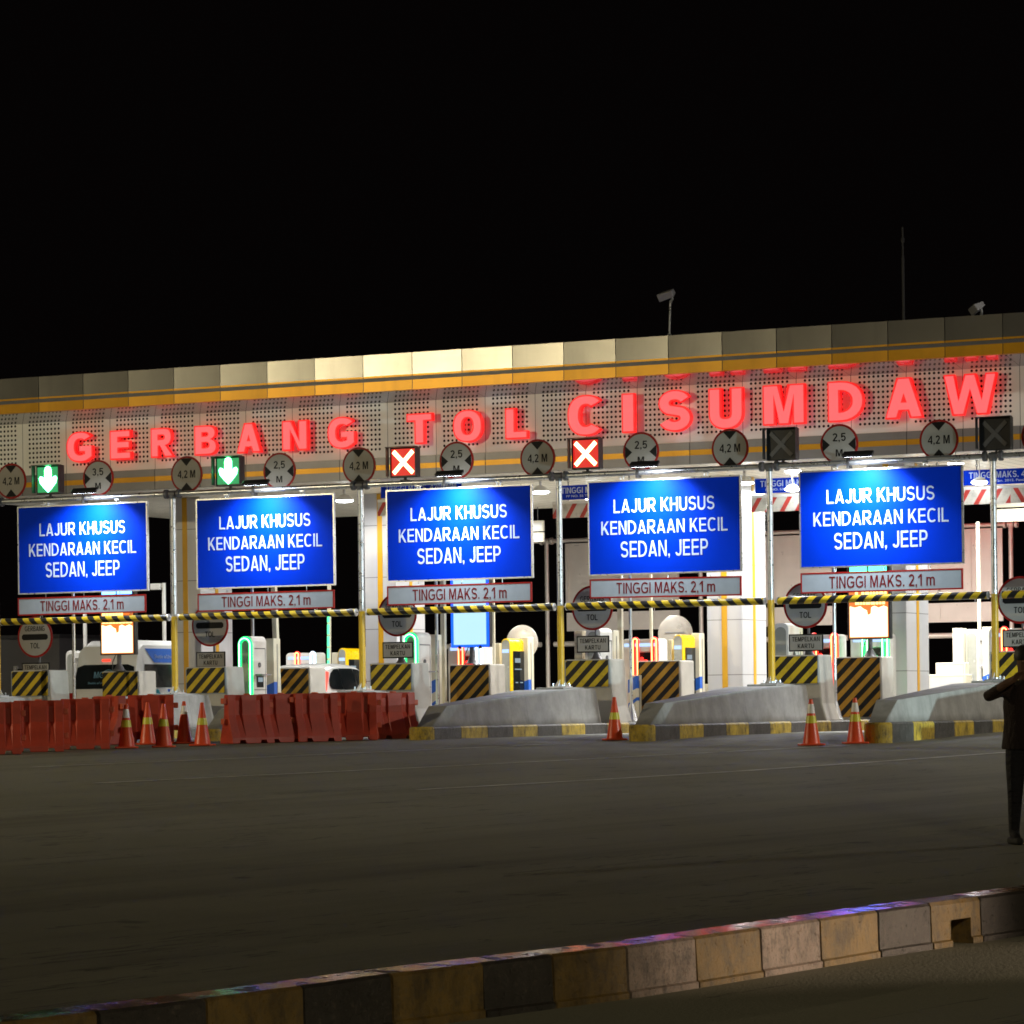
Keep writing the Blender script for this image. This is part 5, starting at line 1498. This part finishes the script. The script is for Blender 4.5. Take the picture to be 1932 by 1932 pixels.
# ------------------------------------------------------------------ person at the right edge
def shirt_mat():
    M_, nt, bs = mk('dark_red_brown_shirt')
    v, x, y, z = coords(nt)
    n = noise(nt, v, 7, 5, .6, (1, 1, .5)); f = noise(nt, v, 90, 2, .5)
    nt.links.new(mix(nt, n, (.010, .006, .006), (.028, .014, .012)), bs.inputs['Base Color'])
    bs.inputs['Roughness'].default_value = .9
    bump(nt, bs, n * 3.0 + f * .2, .9, .03)
    return M_
M['shirt'] = shirt_mat()
def person():
    g = hit_g(1938, 1592)
    r = thing('person', 'person in dark clothes standing with one elbow raised, cut by the right edge', 'person', g, math.radians(6))
    r.scale = (.97, .97, .97)
    J = {'pel': (0, 0, .93, .155), 'wst': (0, .0, 1.08, .145), 'chs': (0, .0, 1.28, .165), 'nkb': (0, .01, 1.43, .075), 'nk': (0, .0, 1.50, .058), 'hd': (0, -.02, 1.60, .088), 'hd2': (0, -.02, 1.68, .075),
         'shl': (-.17, .0, 1.39, .070), 'ell': (-.37, -.04, 1.30, .052), 'wrl': (-.24, -.24, 1.42, .036), 'hal': (-.17, -.29, 1.46, .034),
         'shr': (.18, .0, 1.39, .070), 'elr': (.27, -.02, 1.12, .052), 'wrr': (.25, -.14, .90, .036), 'har': (.24, -.17, .82, .036),
         'hpl': (-.09, 0, .88, .115), 'knl': (-.105, -.01, .48, .075), 'anl': (-.11, .03, .09, .050), 'tol': (-.125, -.14, .04, .042),
         'hpr': (.09, 0, .88, .115), 'knr': (.11, -.03, .48, .075), 'anr': (.12, .02, .09, .050), 'tor': (.14, -.15, .04, .042)}
    E = [('pel', 'wst'), ('wst', 'chs'), ('chs', 'nkb'), ('nkb', 'nk'), ('nk', 'hd'), ('hd', 'hd2'), ('chs', 'shl'), ('shl', 'ell'), ('ell', 'wrl'), ('wrl', 'hal'), ('chs', 'shr'), ('shr', 'elr'), ('elr', 'wrr'), ('wrr', 'har'),
         ('pel', 'hpl'), ('hpl', 'knl'), ('knl', 'anl'), ('anl', 'tol'), ('pel', 'hpr'), ('hpr', 'knr'), ('knr', 'anr'), ('anr', 'tor')]
    ks = list(J); vs = [J[k][:3] for k in ks]; rad = [J[k][3] for k in ks]; es = [(ks.index(a), ks.index(c)) for a, c in E]
    for hand, d in (('hal', (.35, -.55, .5)), ('har', (0, -.25, -1))):
        base = Vector(J[hand][:3]); dv = Vector(d).normalized(); side = dv.cross(Vector((0, 0, 1))).normalized() if abs(dv.z) < .9 else Vector((1, 0, 0))
        for q, L in ((-1.5, .075), (-.5, .09), (.5, .085), (1.5, .065), (2.6, .05)):
            o = base + side * q * .016 + dv * .02; i0 = len(vs)
            vs += [tuple(o + dv * .035), tuple(o + dv * (.035 + L * .5)), tuple(o + dv * (.03 + L) + Vector((0, .012, -.012)))]; rad += [.0105, .0095, .008]
            es += [(ks.index(hand), i0), (i0, i0 + 1), (i0 + 1, i0 + 2)]
    me = bpy.data.meshes.new('body'); me.from_pydata(vs, es, []); me.update()
    o = bpy.data.objects.new('body', me); COL.objects.link(o); o.parent = r
    sk = o.modifiers.new('skin', 'SKIN')
    if not me.skin_vertices: 
        bpy.context.view_layer.objects.active = o
        bpy.ops.mesh.customdata_skin_add()
    for i, q in enumerate(rad): me.skin_vertices[0].data[i].radius = (q, q * (.72 if ks[i] in ('pel', 'wst', 'chs') else 1) if i < len(ks) else q)
    me.skin_vertices[0].data[0].use_root = True
    sd = o.modifiers.new('subdivision', 'SUBSURF'); sd.levels = 2; sd.render_levels = 2
    # cloth below the neck, skin above and at the hands
    M_, nt, bs = mk('clothed_body')
    v, x, y, z = coords(nt)
    headz = z.gt(1.455)
    n = noise(nt, v, 9)
    cl = mix(nt, z.gt(.93), (.014, .014, .020), (.050, .026, .022))
    wr = noise(nt, v, 6, 5, .6, (1, 1, 2.6))
    cl = mix(nt, remap(nt, n, .3, .7, 0, .5), cl, (.009, .008, .009))
    c = mix(nt, headz.max(y.lt(-.20) * z.gt(.6)), cl, (.16, .085, .055))
    nt.links.new(c, bs.inputs['Base Color']); bs.inputs['Roughness'].default_value = .85
    bump(nt, bs, wr * remap(nt, z, 1.43, 1.46, 1, 0), .9, .05)
    me.materials.append(M_)
    for k, (a, zc, rx, ry, rz) in enumerate(((0, 1.665, .098, .112, .105),)):
        b = MB(); pr = [(math.cos(t), math.sin(t)) for t in [-.35 + q * (math.pi / 2 + .35) / 8 for q in range(9)]]
        b.lathe([(max(.001, p), q) for p, q in pr], 20, 0, Matrix.Translation((0, .0, zc)) @ Matrix.Diagonal((rx, ry, rz, 1)))
        b.build('hair', 'hair', r)
    # loose shirt with a hem below the waist
    def ring(zc, rx, ry, cy=0.): return [(rx * math.cos(t) * (1 + .03 * math.sin(5 * t)), cy + ry * math.sin(t) * (1 + .04 * math.sin(4 * t + zc * 9)), zc) for t in [q * 2 * math.pi / 28 for q in range(28)]]
    b = MB(); b.loft([ring(.84, .205, .150), ring(.86, .212, .156), ring(.95, .200, .148), ring(1.08, .188, .138), ring(1.22, .196, .142), ring(1.34, .190, .128), ring(1.42, .140, .100), ring(1.45, .080, .078)], cap=False)
    b.build('shirt', 'shirt', r)
    b = MB()
    for s in (-1, 1):
        b.lathe([(.001, -.012), (.012, -.006), (.014, 0), (.012, .006), (.001, .012)], 10, 0, Matrix.Translation((s * .034, -.098, 1.615)))
    b.add([(0, -.128, 1.575), (-.016, -.098, 1.57), (.016, -.098, 1.57), (0, -.100, 1.62)], [(0, 2, 3), (0, 3, 1), (0, 1, 2)])
    b.build('face', 'skin', r)
    b = MB()
    for s, k in ((-1, 'l'), (1, 'r')):
        x = J['an' + k][0] * 1.02
        b.prism([(x - .05, .09), (x - .055, -.08), (x - .03, -.20), (x + .02, -.21), (x + .05, -.10), (x + .045, .09)], .0, .06, 'xy')
    b.build('shoe', 'rubber', r, bevel=.02)
person()

# ------------------------------------------------------------------ street lamps beside the approach and light of passing traffic
def street_lamp(x, y, h, label, power, col, aim):
    z = ground_z(y)
    r = thing('street_lamp', label, 'street lamp', (x, y, z), 0)
    b = MB(); b.tube((0, 0, 0), (0, 0, h), .11, 12, r1=.06); b.lathe([(.22, 0), (.22, .04), (.12, .3)], 12); b.build('pole', 'galv', r)
    d = Vector((aim[0] - x, aim[1] - y, 0)).normalized()
    b = MB(); b.path([(0, 0, h - .1), tuple(d * .6 + Vector((0, 0, h + .15))), tuple(d * 1.6 + Vector((0, 0, h + .25)))], .04, 8); b.build('arm', 'galv', r)
    b = MB(); b.tube(tuple(d * 1.5 + Vector((0, 0, h + .25))), tuple(d * 2.2 + Vector((0, 0, h + .28))), .10, 12, r1=.14); b.build('lamp_head', 'dkgrey', r)
    lamp('street_lamp_light', 'SPOT', power, col, r, tuple(d * 1.9 + Vector((0, 0, h + .1))), size=.25, spot=150, blend=.6,
         target=(aim[0] - x, aim[1] - y, aim[2] - z))
street_lamp(-36, 46, 12.2, 'tall warm street lamp left of the approach', 17500, (1, .84, .52), (0, 62, 2))
street_lamp(33, 46, 12.2, 'added tall white street lamp right of the approach, out of view', 18000, (1, .93, .80), (4, 66, 3))  # unseen lamp added to brighten the perforated panel and island flanks
street_lamp(9, -9, 12, 'tall warm street lamp behind the viewpoint', 7000, (1, .86, .56), (0, 45, 0))
# headlamps of a vehicle arriving from the right, outside the photo
lamp('headlamp_beam', 'SPOT', 12000, (.70, .95, 1), None, (21, 44, .55), size=.12, spot=34, blend=.7, target=(9.2, 59, .2))
lamp('headlamp_beam', 'SPOT', 10500, (1, .76, .55), None, (15.5, 21.0, .0), size=.15, spot=12, blend=1.0, target=(1.35, 18.5, -.76))
